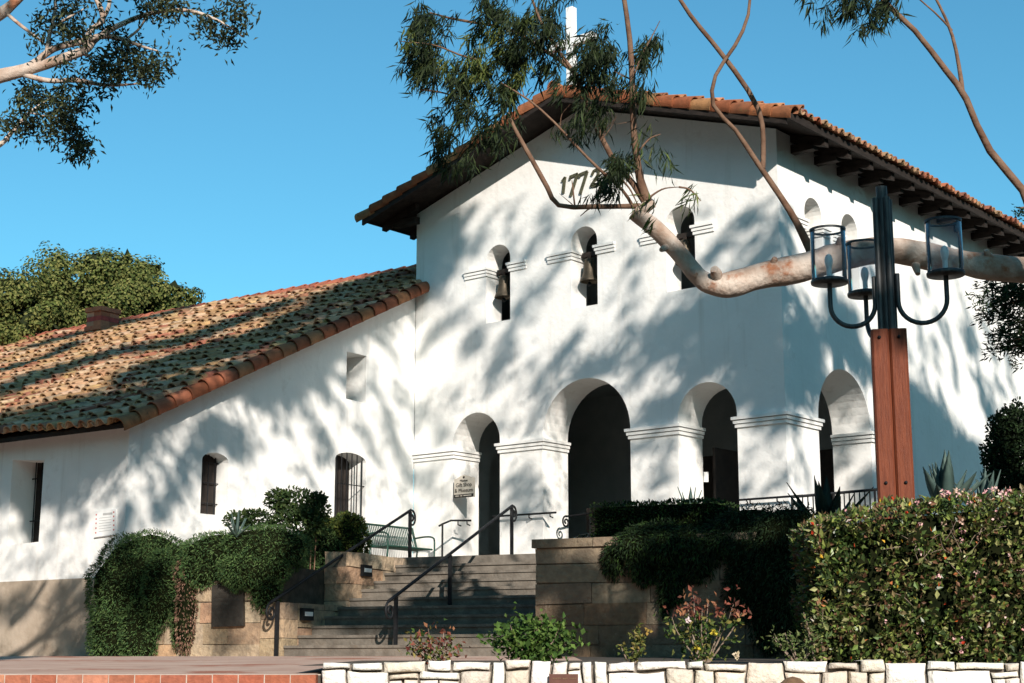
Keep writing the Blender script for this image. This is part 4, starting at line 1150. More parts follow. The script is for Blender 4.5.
agave(690, 505, 26.2, 2.3, 10, .55, 'small spiky agave poking above the clipped box hedge', wd=.045)
agave(237, 520, 26.6, 2.05, 12, .42, 'small spiky agave on the left planter under the shuttered window', wd=.03)

# ------------------------------------------------------------------ trees in view
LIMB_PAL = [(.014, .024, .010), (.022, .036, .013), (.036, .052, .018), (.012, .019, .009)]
SUNNY = [(.09, .12, .03), (.13, .15, .04), (.06, .09, .025)]  # sunlit sprays: sunlight put into the leaf colour
def spray(ml, p, n, rad, ln, wd, pal, droop=1.0, lean=V3((0, 0, 0))):
    """a hanging spray of narrow leaves along one twig"""
    tw = V3((random.gauss(0, .5), random.gauss(0, .4), -droop * .7)) + lean; tw = tw.normalized() * rad * 2.4
    base = V3((random.gauss(0, .22), random.gauss(0, .25), -droop)) + lean
    for _ in range(n):
        q = p + tw * random.uniform(-.5, .5) + rv(rad * .22); d = base + rv(.36)
        k = random.uniform(.65, 1.3); ml.leaf(q, d, rv(1), ln * k, wd * k, tone(random.choice(pal), .3), .1)
T1Y = 19.0
A = lambda x, y, dy=0: at(x, y, T1Y + dy)
t1 = thing('leaning_gum_tree', (9.7, 19.6, .05), 'pale barked gum tree reaching a thick bare limb and leafy branches across the facade', 'tree')
m = MB()
limb(m, [(9.9, 19.7, -.1), (9.7, 19.6, 2), (9.3, 19.5, 4.2), (9.2, 19.6, 7), (9.5, 19.8, 10.5), (9.2, 20, 14)], [.55, .45, .42, .34, .26, .12], 14, 6, .05)
build(m, 'trunk', M['bark'], t1)
m = MB()
limb(m, [(9.35, 19.5, 4.4), (7.6, 19.3, 4.75), A(1024, 270), A(985, 267), A(945, 258), A(900, 251), A(860, 252), A(815, 263), A(770, 274), A(735, 284), A(716, 285), A(700, 277), A(680, 254), A(655, 228), A(633, 212)],
     [.30, .22, .17, .165, .165, .165, .165, .17, .175, .165, .145, .12, .11, .105, .095], 14, 6, .03)
limb(m, [A(717, 281), A(716, 273, -.15), A(714, 269, -.22)], [.10, .075, .05], 10, 3)
limb(m, [A(640, 214), A(646, 207, -.05), A(654, 203, -.1)], [.075, .07, .05], 10, 3)
for (x_, y_, dx, dy) in ((690, 268, 6, 7), (772, 268, 3, -10), (668, 246, -7, 4), (838, 250, 2, -12), (915, 262, 3, 12), (990, 262, -4, -12), (652, 226, -6, 5)):
    limb(m, [A(x_, y_), A(x_ + dx * .6, y_ + dy * .6, -.1), A(x_ + dx, y_ + dy, -.15)], [.06, .045, .03], 8, 3)
build(m, 'limb', M['bark'], t1)
m = MB()
for (x_, y_) in ((600, 206), (575, 206), (620, 170), (600, 140), (634, 120), (636, 165), (560, 125), (525, 98), (585, 95), (632, 80), (545, 50), (510, 30)):
    for _ in range(2):
        e_ = (x_ + random.uniform(-22, 22), y_ + random.uniform(-30, 10)); limb(m, [A(x_, y_, -.05), A((x_ + e_[0]) / 2 + random.uniform(-4, 4), (y_ + e_[1]) / 2, -.1), A(*e_, -.2)], [.009, .006, .002], 4, 3, .03)
twigs_mb = m
BR = [
 ([A(648, 205), A(634, 185, .1), A(612, 158, .2), A(597, 128, .2), A(585, 95, .1), A(574, 72, 0), A(560, 52, -.1)], [.075, .06, .055, .05, .045, .04, .03]),
 ([A(650, 205), A(640, 180), A(636, 150, -.1), A(634, 110, -.2), A(632, 70, -.2), A(629, 40, -.2), A(622, -10, -.2), A(615, -60, -.2)], [.085, .075, .065, .06, .055, .05, .045, .04]),
 ([A(640, 206), A(620, 206, -.1), A(590, 206, -.2), A(559, 205, -.3), A(548, 187, -.35), A(530, 158, -.4), A(515, 128, -.4), A(508, 112, -.4)], [.055, .05, .05, .05, .045, .04, .035, .025]),
 ([A(632, 205), A(622, 190, -.2), A(600, 170, -.3), A(575, 145, -.3), A(555, 122, -.3), A(530, 100, -.3), A(500, 82, -.3)], [.035, .03, .028, .025, .022, .02, .012]),
 ([A(574, 72, .3), A(545, 50, .4), A(510, 30, .4), A(470, 22, .4), A(430, 12, .4)], [.04, .035, .03, .025, .015]),
 ([A(560, 52), A(540, 20, -.2), A(525, -20, -.3)], [.03, .025, .02]),
 ([A(815, 262), A(804, 236, .05), A(790, 210, .1), A(768, 178, .1), A(755, 158, .1), A(735, 130, 0), A(712, 105, 0), A(716, 75, -.1), A(735, 45, -.1), A(748, 15, -.1), A(752, -30, -.1)], [.08, .075, .065, .06, .05, .042, .038, .035, .035, .03, .025]),
 ([A(763, 168, .1), A(764, 140, .1), A(758, 110, .1), A(735, 70, 0), A(712, 40, 0), A(690, 15, -.1), A(670, -15, -.1)], [.05, .048, .05, .05, .045, .042, .035]),
 ([(9.2, 19.6, 6.6), A(1075, 270, -.6), A(1024, 190, -.6), A(990, 150, -.6), A(966, 100, -.6), A(945, 70, -.6), A(915, 30, -.6), A(885, 2, -.6), A(860, -30, -.6)], [.14, .10, .07, .065, .06, .052, .05, .045, .035]),
 ([A(962, 96, -.6), A(958, 65, -.6), A(952, 35, -.6), A(940, 5, -.6), A(925, -20, -.6)], [.045, .035, .032, .026, .02]),
 ([A(952, 30, -.6), A(935, 12, -.6), A(915, -5, -.6)], [.022, .018, .012]),
]
m = twigs_mb
for pts, rr in BR: limb(m, pts, [q_ * .68 for q_ in rr], 8, 2, .025)
for (a, b_) in (((622, 180), (640, 210)), ((575, 206), (572, 180)), ((600, 207), (580, 215)), ((648, 200), (680, 188)), ((680, 188), (700, 200)), ((640, 150), (660, 135)), ((634, 80), (660, 20)), ((420, 90), (470, 105)), ((480, 60), (400, 40))):
    limb(m, [A(*a, -.2), A((a[0] + b_[0]) / 2, (a[1] + b_[1]) / 2 - 4, -.2), A(*b_, -.2)], [.014, .011, .005], 5, 4, .05)
build(m, 'branches', M['bark_dark'], t1)
ml = MB()
sprays = []
def region(n, xs, ys, sx, sy, pal=LIMB_PAL, dy=0, cnt=34):
    for _ in range(n): sprays.append((random.gauss(xs, sx), random.gauss(ys, sy), pal, dy + random.gauss(0, .35), cnt))
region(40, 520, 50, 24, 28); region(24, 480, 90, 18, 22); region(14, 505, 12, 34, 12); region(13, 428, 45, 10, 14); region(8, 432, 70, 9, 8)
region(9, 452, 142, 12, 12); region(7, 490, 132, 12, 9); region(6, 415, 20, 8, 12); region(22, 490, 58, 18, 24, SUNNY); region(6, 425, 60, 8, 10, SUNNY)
region(34, 597, 62, 16, 18); region(8, 645, 48, 7, 9); region(7, 560, 26, 12, 14); region(4, 596, 108, 8, 8); region(3, 640, 85, 8, 8)
region(9, 613, 166, 6, 7, LIMB_PAL, -.2); region(5, 606, 182, 4, 5, LIMB_PAL, -.2); region(3, 650, 140, 8, 10, LIMB_PAL + SUNNY, 0, 12); region(3, 668, 158, 8, 5, SUNNY + LIMB_PAL, 0, 12)
region(2, 690, 197, 5, 2, SUNNY + LIMB_PAL, -.2, 12); region(2, 648, 205, 5, 3, SUNNY, -.3, 12); region(4, 575, 120, 8, 8)
region(14, 850, 4, 22, 9, LIMB_PAL, -.6); region(10, 850, -18, 26, 10, LIMB_PAL, -.6); region(2, 880, 14, 6, 6, LIMB_PAL, -.6, 14)
for (x, y, pal, dy, cnt) in sprays:
    if y < 140 and not (395 < x < 670 or x > 790): continue
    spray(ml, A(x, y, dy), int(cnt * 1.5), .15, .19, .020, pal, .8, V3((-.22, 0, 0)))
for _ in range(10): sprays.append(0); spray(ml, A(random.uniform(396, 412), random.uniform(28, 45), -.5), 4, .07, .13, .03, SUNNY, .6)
# crown above the picture
for _ in range(170):
    p = V3((random.gauss(4.5, 3.6), random.gauss(19.5, 1.4), random.gauss(11.2, .9)))
    if p.z < .455 * p.y + .5: continue
    spray(ml, p, 22, .4, .22, .03, LIMB_PAL, .8)
build(ml, 'foliage', M['leaf'], t1)

# top left branch
T2Y = 17.5
B_ = lambda x, y, dy=0: at(x, y, T2Y + dy)
t2 = thing('left_gum_tree', (-9.4, 17.6, -.03), 'pale barked gum branch with tufted dark leaves entering at top left', 'tree')
m = MB()
limb(m, [(-9.5, 17.7, -.1), (-9.3, 17.6, 2.5), (-9.0, 17.6, 5), (-8.8, 17.7, 8), (-8.6, 17.9, 12)], [.42, .36, .32, .25, .1], 12, 6, .05)
build(m, 'trunk', M['bark'], t2)
m = MB()
for pts, rr in (
 ([(-9.0, 17.6, 4.8), B_(-120, 105), B_(0, 78), B_(30, 70), B_(60, 60), B_(85, 50), B_(95, 38, .1), B_(120, 25, .1), B_(150, 14, .1), B_(185, 10), B_(215, 20), B_(245, 38)], [.2, .13, .075, .07, .06, .05, .042, .035, .028, .022, .016, .008]),
 ([B_(0, 73), B_(30, 66), B_(55, 50), B_(80, 42), B_(100, 37), B_(125, 40), B_(158, 49)], [.04, .045, .04, .04, .04, .028, .01]),
 ([B_(24, 75), B_(50, 80), B_(75, 81), B_(105, 85), B_(140, 82)], [.035, .03, .028, .022, .008]),
 ([B_(85, 55), B_(88, 32), B_(100, 22), B_(97, 2), B_(90, -20)], [.035, .035, .035, .03, .02]), ([B_(100, 22), B_(108, 5), B_(110, -20)], [.03, .025, .02]),
 ([B_(-30, 160), B_(0, 144), B_(15, 128), B_(30, 112), B_(50, 98)], [.04, .03, .024, .018, .008]),
 ([B_(-30, 30), B_(0, 15), B_(15, 3), B_(30, -12)], [.09, .08, .06, .05]), ([B_(8, 14), B_(25, 30), B_(46, 46)], [.022, .018, .012]),
 ([B_(48, 55), B_(50, 35), B_(54, 10), B_(54, -15)], [.025, .022, .018, .012]), ([B_(54, 26), B_(70, 16), B_(85, 8)], [.016, .014, .008]), ([B_(125, 40), B_(140, 28), B_(150, 14)], [.018, .015, .01]),
 ([B_(30, 112), B_(45, 116), B_(60, 118)], [.012, .009, .005])):
    limb(m, pts, rr, 8, 5, .04)
build(m, 'branches', M['bark'], t2)
ml = MB()
GUM = [(.02, .029, .014), (.03, .041, .018), (.045, .056, .022), (.016, .022, .012), (.08, .09, .04)]
for (n, x, y, sx, sy) in ((26, 115, 58, 22, 12), (12, 148, 72, 10, 8), (14, 72, 30, 18, 12), (8, 100, 75, 12, 7), (10, 72, 12, 16, 9), (10, 165, 4, 16, 7), (8, 215, 20, 14, 8), (7, 225, 33, 12, 5), (12, 62, 95, 12, 9), (9, 30, 98, 9, 9), (10, 62, 118, 10, 8), (7, 25, 122, 9, 6), (8, 72, 138, 6, 8), (4, 80, 150, 4, 3), (5, 45, 122, 10, 6), (6, 140, 10, 20, 8), (3, 240, 5, 8, 5), (3, 5, 122, 4, 4)):
    for _ in range(n):
        p = B_(random.gauss(x, sx), random.gauss(y, sy), random.gauss(0, .3))
        for _k in range(36):
            ml.leaf(p + rv(.075), rv(1) + V3((0, 0, -.5)), rv(1), .085 * random.uniform(.7, 1.3), .028, tone(random.choice(GUM), .3))
for _ in range(70):
    p = V3((random.gauss(-6, 2.5), random.gauss(17.6, 1.2), random.gauss(9.8, .8)))
    if p.z < .45 * p.y + .4: continue
    for _k in range(30): ml.leaf(p + rv(.22), rv(1) + V3((0, 0, -.5)), rv(1), .12, .035, tone(random.choice(GUM), .3))
build(ml, 'foliage', M['leaf'], t2)

# round crowned trees behind the wing
def crown_tree(name, base, H_, lumps, n, ls, pal, lab, cat='tree'):
    t = thing(name, base, lab, cat); m = MB()
    limb(m, [base, base + V3((.2, 0, H_ * .35)), base + V3((0, 0, H_ * .7))], [.5, .4, .2], 10, 4, .1)
    build(m, 'trunk', M['bark_dark'], t)
    ml = MB(); wts = np.array([r ** 2 for c, r in lumps]); wts /= wts.sum()
    subs = []
    for c, r in lumps:
        for _ in range(int(5 * r * r) + 5):
            d = rv(1).normalized(); subs.append((c + V3((d.x * r, d.y * r, d.z * r * .8)) * random.uniform(.8, 1.12), random.uniform(.30, .60) * min(1, r / 1.2 + .3), d))
    for _ in range(n):
        c, r, d0 = subs[random.randrange(len(subs))]
        d = rv(1).normalized(); p = c + d * r * random.uniform(.55, 1.05)
        nn_ = (d * 1.0 + d0 * .5 + rv(.22)).normalized(); t_ = rv(1); t_ = t_ - nn_ * t_.dot(nn_); ml.leaf(p, t_, nn_, ls * random.uniform(.7, 1.3), ls * .7, tone(random.choice(pal), .22))
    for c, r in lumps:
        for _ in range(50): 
            q = c + rv(r * .25) + V3((0, r * .2, 0)); ml.leaf(q, rv(1), rv(1), r * .4, r * .35, (.02, .027, .01))  # dark core leaves: shade of the crown's gaps put into their colour
    build(ml, 'crown', M['leaf_matt'], t)
OAK = [(.085, .105, .026), (.13, .14, .04), (.05, .068, .018), (.17, .17, .052)]
OY = 50.0
K = lambda x, y, dy=0: at(x, y, OY + dy)
crown_tree('oak_tree', V3((K(120, 600).x, OY, .1)), 9, [(K(118, 300), 1.7), (K(150, 308), 1.5), (K(95, 292, -.5), 1.15), (K(60, 290), 1.3), (K(70, 312, -.6), 1.3), (K(175, 312), .95), (K(130, 288, .3), .9), (K(110, 320, -.5), 1.6), (K(45, 300), 1.0), (K(162, 298), .9), (K(140, 286), .55), (K(85, 286), .6), (K(112, 284), .6)], 30000, .12, OAK, 'broad sunlit oak crown behind the roof and chimney')
crown_tree('oak_tree', V3((K(-10, 600).x, OY - 2, .1)), 9, [(K(15, 318, -2), 1.2), (K(-20, 310, -2), 1.5), (K(30, 330, -2), 1.0), (K(-5, 300, -2), .75), (K(40, 322, -2), .9)], 13000, .12, OAK, 'smaller oak crown at the far left edge behind the roof')

# dark trees at the right edge
t = thing('conifer_tree', (11.2, 26, .1), 'dark flat branched conifer overhanging from the right edge', 'tree')
m = MB(); limb(m, [(11.2, 26, 0), (11.1, 26, 4), (11, 26, 8.5)], [.3, .24, .08], 10, 4, .05); build(m, 'trunk', M['bark_dark'], t)
ml = MB(); mbr = MB()
for (ex, ey, sz) in ((990, 285, 1), (976, 310, 1), (992, 345, .9), (1005, 325, 1), (1000, 296, .9), (1010, 348, .8), (1016, 300, 1), (1020, 335, 1)):
    tip = at(ex, ey, 25.5); root = V3((11.05, 26, tip.z + .5)); limb(mbr, [root, (root + tip) / 2 + Z * .1, tip], [.05, .03, .008], 6, 4)
    for k in range(130):
        s_ = random.uniform(.3, 1.0); p = root.lerp(tip, s_) + V3((random.gauss(0, .05), random.gauss(0, .3), random.gauss(0, .12)))
        for _ in range(12): ml.leaf(p + rv(.05), (tip - root).normalized() * .8 + rv(.7), rv(1) + Z, .13, .03, tone(random.choice(DK), .3))
build(mbr, 'branches', M['bark_dark'], t); build(ml, 'foliage', M['leaf_matt'], t)
t = thing('evergreen_bush', (at(1015, 480, 24).x, 24, .1), 'dark rounded evergreen bush against the church side wall at right edge', 'shrub')
ml = MB(); m = MB(); m.tube([(at(1015, 480, 24).x, 24, 0), (at(1015, 480, 24).x, 24, 3)], .06, 8); build(m, 'stem', M['bark_dark'], t)
for (x, y, r) in ((1008, 430, .28), (1022, 425, .35), (1000, 455, .26), (1018, 455, .4), (1005, 478, .3), (1025, 485, .45), (1035, 445, .5), (1012, 500, .4)):
    c = at(x, y, 24)
    for _ in range(1300): d = rv(1).normalized() * random.uniform(.5, 1.1); ml.leaf(c + d * r, rv(1) + d, rv(1) + d, .075, .04, tone(random.choice(DK), .35))
build(ml, 'leaves', M['leaf_matt'], t)
t = thing('distant_tree', (at(1060, 210, 60).x, 60, .1), 'twig of a far tree just over the church eave at right edge', 'tree')
m = MB(); limb(m, [(at(1060, 210, 60).x, 60, 0), at(1058, 240, 60), at(1018, 208, 60)], [.3, .2, .02], 8, 4); build(m, 'trunk', M['bark_dark'], t)
ml = MB()
for _ in range(40):
    c = at(random.uniform(1014, 1050), random.uniform(205, 222), 60)
    for _k in range(10): ml.leaf(c + rv(.1), rv(1), rv(1), .16, .07, tone(random.choice(DK), .3))
build(ml, 'foliage', M['leaf_matt'], t)

# ------------------------------------------------------------------ tall trees behind the viewer: they throw the dappled shade
SURF = {'F': (fp(0, 0), V), 'S': (fp(0, 0), U), 'G': (wp(0, 0, 0), UW), 'W': (wp(0, -8.35, 0), VW), 'R': (wp(0, VE, wdeck(VE) + .15), zn), 'T': (stp(0, 1.6, 0), SB), 'P': (stp(0, -.1, 0), SB), 'Q': (stp(0, .9, 0), SB)}
def S(surf, x, y): p0, n_ = SURF[surf]; return onplane(x, y, p0, n_)
BLOBS = []          # surface, polyline in the facade's picture, half width (m), leaf density, distance
def sh(s, pts, hw, dens=1.0, yc=8): BLOBS.append((s, pts, hw, dens, yc))
# wing: eave wall and gable wall
sh('W', [(0, 492), (30, 505), (60, 470)], .12, .7); sh('G', [(150, 520), (175, 480), (215, 420)], .20, .9); sh('G', [(165, 470), (200, 440), (235, 425), (245, 450)], .28, .9); sh('W', [(62, 480), (85, 500), (70, 530)], .12, .6)
sh('G', [(205, 418), (228, 420), (240, 450)], .25, .9); sh('G', [(270, 405), (283, 430)], .14, .7); sh('G', [(290, 385), (312, 410), (325, 440)], .2, .9); sh('G', [(300, 370), (318, 365), (340, 410)], .22, .9); sh('G', [(372, 370), (385, 410), (400, 450), (415, 480)], .24, .9)
sh('G', [(385, 330), (400, 370), (414, 420)], .16, .6); sh('G', [(345, 400), (372, 440), (382, 470)], .16, .5); sh('G', [(308, 470), (318, 490)], .10, .7); sh('G', [(352, 368), (358, 395)], .15, 1.6); sh('G', [(398, 470), (414, 520)], .14, .5); sh('W', [(0, 600), (25, 600)], .22, 1); sh('W', [(52, 590), (75, 600)], .18, .8); sh('W', [(20, 560), (60, 548)], .1, .4)
# wing roof streaks
for pts, hw in (([(0, 395), (50, 375), (110, 355), (170, 345)], .28), ([(0, 425), (60, 415), (110, 408), (150, 395)], .42), ([(40, 435), (90, 420), (125, 412)], .38), ([(120, 385), (170, 370), (215, 358), (245, 352)], .38), ([(150, 375), (205, 352), (260, 338)], .35), ([(180, 345), (230, 325), (285, 305)], .25), ([(250, 345), (290, 325), (320, 315)], .25), ([(300, 320), (340, 302), (385, 290), (412, 280)], .42), ([(330, 300), (370, 285), (414, 272)], .35), ([(30, 350), (80, 335), (130, 325)], .22), ([(290, 345), (330, 325), (380, 300)], .25), ([(0, 372), (40, 362), (75, 345)], .18), ([(110, 325), (150, 322), (190, 310)], .12), ([(0, 434), (60, 427), (122, 418)], .36), ([(60, 408), (130, 398), (190, 380)], .26), ([(220, 372), (270, 358), (300, 345)], .16), ([(395, 292), (425, 280)], .3)):
    sh('R', pts, hw * 2.1, 3.0, 10)
# facade, left part: soft streaks leaning right
for pts, hw, d in (([(424, 250), (436, 228), (444, 218)], .16, .9), ([(425, 290), (432, 262)], .26, .9), ([(448, 275), (456, 250), (462, 232)], .14, 1), ([(470, 250), (480, 230)], .10, .7), ([(430, 330), (450, 315), (470, 300)], .18, .6), ([(465, 330), (478, 345)], .14, .5), ([(420, 350), (432, 330)], .18, .8), ([(520, 262), (538, 238), (546, 226)], .15, .7), ([(506, 215), (514, 203)], .08, .5), ([(540, 220), (552, 205)], .16, .6), ([(512, 310), (530, 290), (545, 275)], .2, .5), ([(560, 262), (572, 228), (590, 215)], .2, .35),
 ([(487, 385), (500, 355), (512, 325)], .18, .9), ([(464, 345), (476, 325)], .05, .6), ([(510, 372), (540, 382), (556, 390)], .06, .7), ([(545, 370), (560, 350), (576, 332)], .15, 1), ([(532, 362), (540, 352)], .06, .8), ([(570, 385), (590, 360), (604, 340)], .16, .5), ([(580, 370), (600, 372), (612, 350)], .2, .7), ([(436, 420), (446, 440)], .14, .5), ([(425, 400), (440, 420)], .08, .4), ([(520, 420), (540, 405)], .14, .4),
 ([(420, 470), (440, 490)], .14, .4), ([(476, 470), (468, 500), (472, 530)], .1, .5), ([(515, 470), (530, 480), (540, 500)], .18, .7), ([(500, 500), (520, 520)], .15, .4)):
    sh('F', pts, hw * .95, d * 1.6)
# facade, right part: broad shade with bright flecks left open
for pts, hw, d in (([(735, 290), (760, 260), (775, 215)], .28, 1.4), ([(700, 260), (722, 240), (745, 215), (760, 200)], .22, 1.0), ([(720, 290), (745, 265)], .3, 1.2), ([(640, 330), (670, 312), (700, 300), (740, 310)], .28, 1.0), ([(700, 325), (735, 330), (775, 320)], .42, 1.6), ([(660, 330), (690, 335)], .3, 1.2), ([(760, 350), (775, 390)], .40, 1.8), ([(690, 350), (700, 372)], .28, 1.3), ([(735, 360), (725, 372)], .1, .8), ([(630, 370), (650, 350), (668, 330)], .22, 1.0), ([(610, 360), (628, 345)], .18, .9), ([(640, 410), (665, 410), (685, 380)], .26, 1.5), ([(745, 400), (765, 405), (775, 425)], .18, 1.2), ([(632, 440), (650, 440), (672, 440)], .16, 1.2), ([(640, 470), (665, 480), (655, 455)], .12, .6), ([(636, 500), (660, 520)], .2, 1), ([(746, 450), (742, 490)], .12, .5), ([(760, 500), (780, 470)], .08, .6), ([(715, 395), (735, 410)], .12, .9), ([(655, 300), (680, 290)], .12, .4), ([(620, 330), (640, 320)], .12, .5), ([(622, 262), (640, 250)], .12, .4), ([(770, 300), (776, 280)], .3, 1.6), ([(695, 215), (705, 200)], .08, .4)):
    sh('F', pts, hw, d)
# side wall
for pts, hw, d in (([(795, 300), (805, 340), (812, 380)], .55, 1.6), ([(790, 350), (800, 400)], .3, 1.6), ([(830, 320), (850, 345), (865, 360)], .35, 1.2), ([(785, 200), (790, 250)], .22, 1.2), ([(870, 380), (880, 330)], .22, 1.0), ([(935, 440), (960, 455), (980, 480)], .6, 1.8), ([(925, 400), (940, 420), (955, 440)], .5, 1.8), ([(905, 450), (925, 470), (945, 480)], .6, 1.8), ([(892, 420), (905, 440)], .5, 1.6), ([(975, 365), (985, 400), (995, 420)], .3, 1.0), ([(950, 330), (955, 370)], .12, .6), ([(930, 290), (940, 320)], .1, .5), ([(965, 300), (970, 330)], .1, .5), ([(860, 260), (880, 280)], .2, .6), ([(995, 370), (1005, 390)], .15, .6), ([(850, 400), (870, 420), (850, 440)], .18, .7), ([(870, 460), (872, 490)], .25, 1), ([(800, 440), (803, 480)], .1, .7), ([(793, 430), (796, 410)], .12, 1)):
    sh('S', pts, hw, d)
# stairs and right planter lie mostly in shade
for pts, hw, d in (([(300, 640), (330, 610), (345, 590)], .35, 1.8), ([(370, 620), (420, 612), (470, 610)], .30, 2.0), ([(400, 600), (440, 604)], .14, 1.6), ([(470, 590), (500, 600), (525, 610)], .32, 2.0), ([(460, 577), (500, 580), (530, 582)], .12, 1.8), ([(410, 645), (450, 640), (520, 640)], .26, 1.8), ([(425, 572), (445, 575)], .08, 1.0), ([(350, 640), (360, 610)], .3, 1.8)):
    sh('T', pts, hw, d, -5)
for pts, hw, d in (([(560, 622), (600, 622), (625, 618)], .2, 1.7), ([(690, 560), (720, 580), (760, 590)], .5, 1.9), ([(700, 620), (740, 630), (790, 630)], .45, 1.9), ([(680, 640), (690, 600)], .2, 1.2), ([(780, 560), (800, 590)], .5, 1.8), ([(230, 640), (225, 600), (240, 590)], .14, 1.2), ([(125, 590), (150, 570), (150, 610)], .3, 1.4), ([(285, 560), (265, 590)], .2, 1.4)):
    sh('P', pts, hw, d, -5)
for pts, hw, d in (([(600, 510), (660, 510), (715, 515)], .3, 2), ([(610, 535), (670, 535), (720, 540)], .4, 2), ([(740, 520), (790, 530)], .5, 2.0), ([(810, 490), (835, 500)], .4, 1.6)):
    sh('Q', pts, hw, d, -5)
def fill(s, x0, x1, y0, y1, n, hw, d, lit, yc=-3):
    """many small clumps over a shaded patch, leaving the flecks of sun open"""
    for _ in range(n):
        x = random.uniform(x0, x1); y = random.uniform(y0, y1)
        if any(((x - a) / rx) ** 2 + ((y - b_) / ry) ** 2 < 1 for a, b_, rx, ry in lit): continue
        sh(s, [(x - 6, y + 2), (x + 6, y - 3)], hw, d, yc)
fill('T', 285, 545, 560, 658, 190, .14, 1.6, [(378, 574, 46, 22), (480, 595, 30, 9), (320, 648, 40, 9), (515, 566, 30, 8), (350, 602, 16, 10), (500, 632, 16, 7)])
fill('P', 538, 830, 550, 658, 230, .15, 1.6, [(664, 606, 24, 46), (575, 588, 40, 14), (605, 556, 32, 9), (592, 646, 28, 14), (705, 606, 24, 14), (552, 600, 12, 22)])
fill('Q', 592, 850, 500, 560, 50, .18, 1.6, [])
fill('S', 792, 868, 300, 400, 30, .22, 1.6, [(832, 352, 9, 24), (815, 425, 9, 40), (862, 330, 6, 14), (800, 455, 6, 30)], -1)
fill('S', 890, 985, 385, 498, 120, .26, 1.7, [(985, 385, 60, 62), (960, 380, 40, 30)], -1)
fill('F', 690, 785, 280, 345, 26, .16, 1.5, [(768, 244, 12, 20), (741, 360, 9, 14), (712, 268, 10, 8)], -1)
fill('F', 640, 785, 345, 410, 30, .13, 1.3, [(668, 372, 20, 22), (700, 345, 12, 16), (733, 352, 10, 22), (735, 375, 14, 10), (650, 385, 12, 10)], -1)
for _ in range(34):
    x = random.uniform(880, 1010); y = random.uniform(270, 400)
    sh('S', [(x, y), (x + 5, y + random.uniform(14, 34))], random.uniform(.04, .11), random.uniform(.7, 1.5), 5)
for _ in range(26):
    x = random.uniform(425, 640); y = random.uniform(215, 430); k = random.uniform(8, 20)
    sh('F', [(x, y + k), (x + k * .7, y - k * .6)], random.uniform(.04, .09), random.uniform(.5, 1.1), 6)
for _ in range(20):
    x = random.uniform(140, 410); y = random.uniform(380, 500); k = random.uniform(8, 18)
    sh('G', [(x, y - k), (x + k * .6, y + k)], random.uniform(.04, .08), random.uniform(.5, 1.0), 6)
CHM = wp(cu_, 1.2, zb + .85)
trees = []
for name_, base_, lab_ in (('tall_gum_tree', V3((-.8, -9.5, -1.55)), 'very tall gum tree standing behind the viewer on the left'), ('tall_gum_tree', V3((16.5, -9, -1.55)), 'very tall gum tree standing behind the viewer on the right')):
    trees.append(thing(name_, base_, lab_, 'tree', 'tall gum trees behind the viewer'))
leafs = [MB(), MB()]; nodes = [[], []]
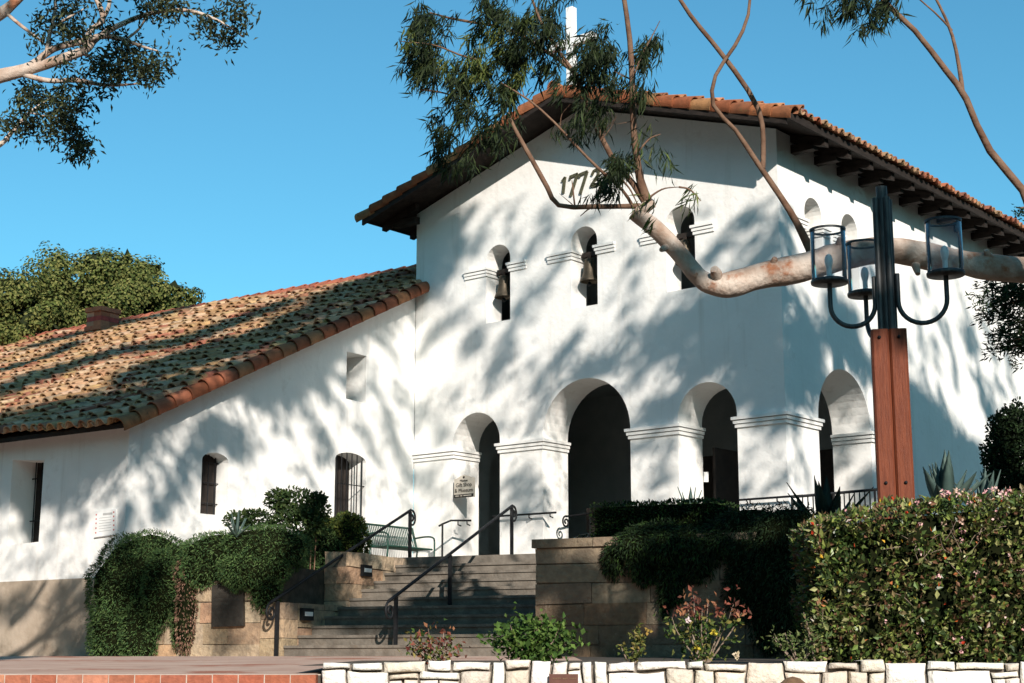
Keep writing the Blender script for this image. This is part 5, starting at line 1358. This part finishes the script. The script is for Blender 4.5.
for (s_, pts, hw, dens, yc) in BLOBS:
    P = [S(s_, *p) for p in pts]
    yc_ = yc + random.uniform(-1.5, 1.5)
    P = [p - SUN * ((p.y - yc_) / SUN.y) for p in P]
    which = 0 if P[0].x < 6 else 1
    length = sum((b_ - a).length for a, b_ in zip(P[:-1], P[1:])); area = length * 2 * hw + 3.1 * hw * hw
    n_ = int(area * dens * 105)
    for _ in range(n_):
        k = random.random() * (len(P) - 1); i = int(k); p = P[i].lerp(P[i + 1], k - i)
        off = rv(1); off = off - SUN * off.dot(SUN); p = p + off * (hw * .50) + SUN * random.uniform(-.8, .8)
        q_ = p + SUN * ((19 - p.y) / SUN.y); d_ = p + SUN * ((CHM.y - p.y) / SUN.y) - CHM
        if abs(d_.x) < .55 and abs(d_.z) < .75: continue
        if 1.9 < q_.x < 4.1 and abs(q_.z - (4.5 + (q_.x - 2.4) * .23)) < .30: continue
        leafs[which].leaf(p, V3((random.gauss(0, .5), random.gauss(0, .5), -.7)), rv(1), .34 * random.uniform(.7, 1.3), .13, tone(random.choice(LIMB_PAL), .3))
    nodes[which].append((P[len(P) // 2], hw))
for w_ in range(2):
    tr = trees[w_]; bs = V3(tr.location); m = MB()
    top = V3((bs.x + (3 if w_ == 0 else -2), bs.y + 1.0, 21)); trunk = smooth_path([bs, bs + V3((.3, 0, 6)), bs + V3((.5 if w_ == 0 else -.4, .3, 13)), top], 6)
    m.tube(trunk, lerp_r([.75, .6, .45, .2], len(trunk)), 14); build(m, 'trunk', M['bark'], tr)
    m = MB(); done = [(p, .12) for p in trunk[10:]]; todo = list(nodes[w_])
    while todo:                                       # join every clump to the nearest wood
        best = min(((min(((q - p).length, qi) for qi, (q, r) in enumerate(done))), i) for i, (p, hw) in enumerate(todo))
        (dist, qi), i = best; p, hw = todo.pop(i); q, r = done[qi]
        r1 = max(.012, min(r * .8, .035)); mid = (p + q) / 2 + SUN * random.uniform(-.2, .2) + Z * .05 * dist
        m.tube([q, mid, p], [r1 * 1.2, r1, r1 * .8], 5, False); done.append((p, r1))
    build(m, 'branches', M['bark_dark'], tr); build(leafs[w_], 'foliage', M['leaf_matt'], tr)

# ------------------------------------------------------------------ unseen wood added behind and beside the viewer to cut sky fill
m = MB()
def wood_lump(x_, y_, z_, r_):
    for _ in range(int(34 * r_)):
        d = rv(1).normalized(); m.leaf(V3((x_, y_, z_)) + d * r_ * random.uniform(.5, 1), rv(1), d + rv(.4), 2.4, 1.7, tone(random.choice(GREEN), .3))
for i in range(170):                                       # across the plaza, below the sun
    x_ = random.uniform(-60, 60); wood_lump(x_, random.uniform(-50, -40), random.uniform(0, 15), random.uniform(3, 5))
for i in range(330):                                       # left side of the plaza
    wood_lump(random.uniform(-46, -24), random.uniform(-40, 14), random.uniform(-1, 27), random.uniform(3, 5))
for i in range(200):                                       # right side
    wood_lump(random.uniform(36, 60), random.uniform(-30, 26), random.uniform(-1, 24), random.uniform(3, 5))
tag(build(m, 'sky_blocking_wood', M['leaf_matt']), 'unseen dense wood added round the plaza to block sky light', 'wood', None, 'stuff')
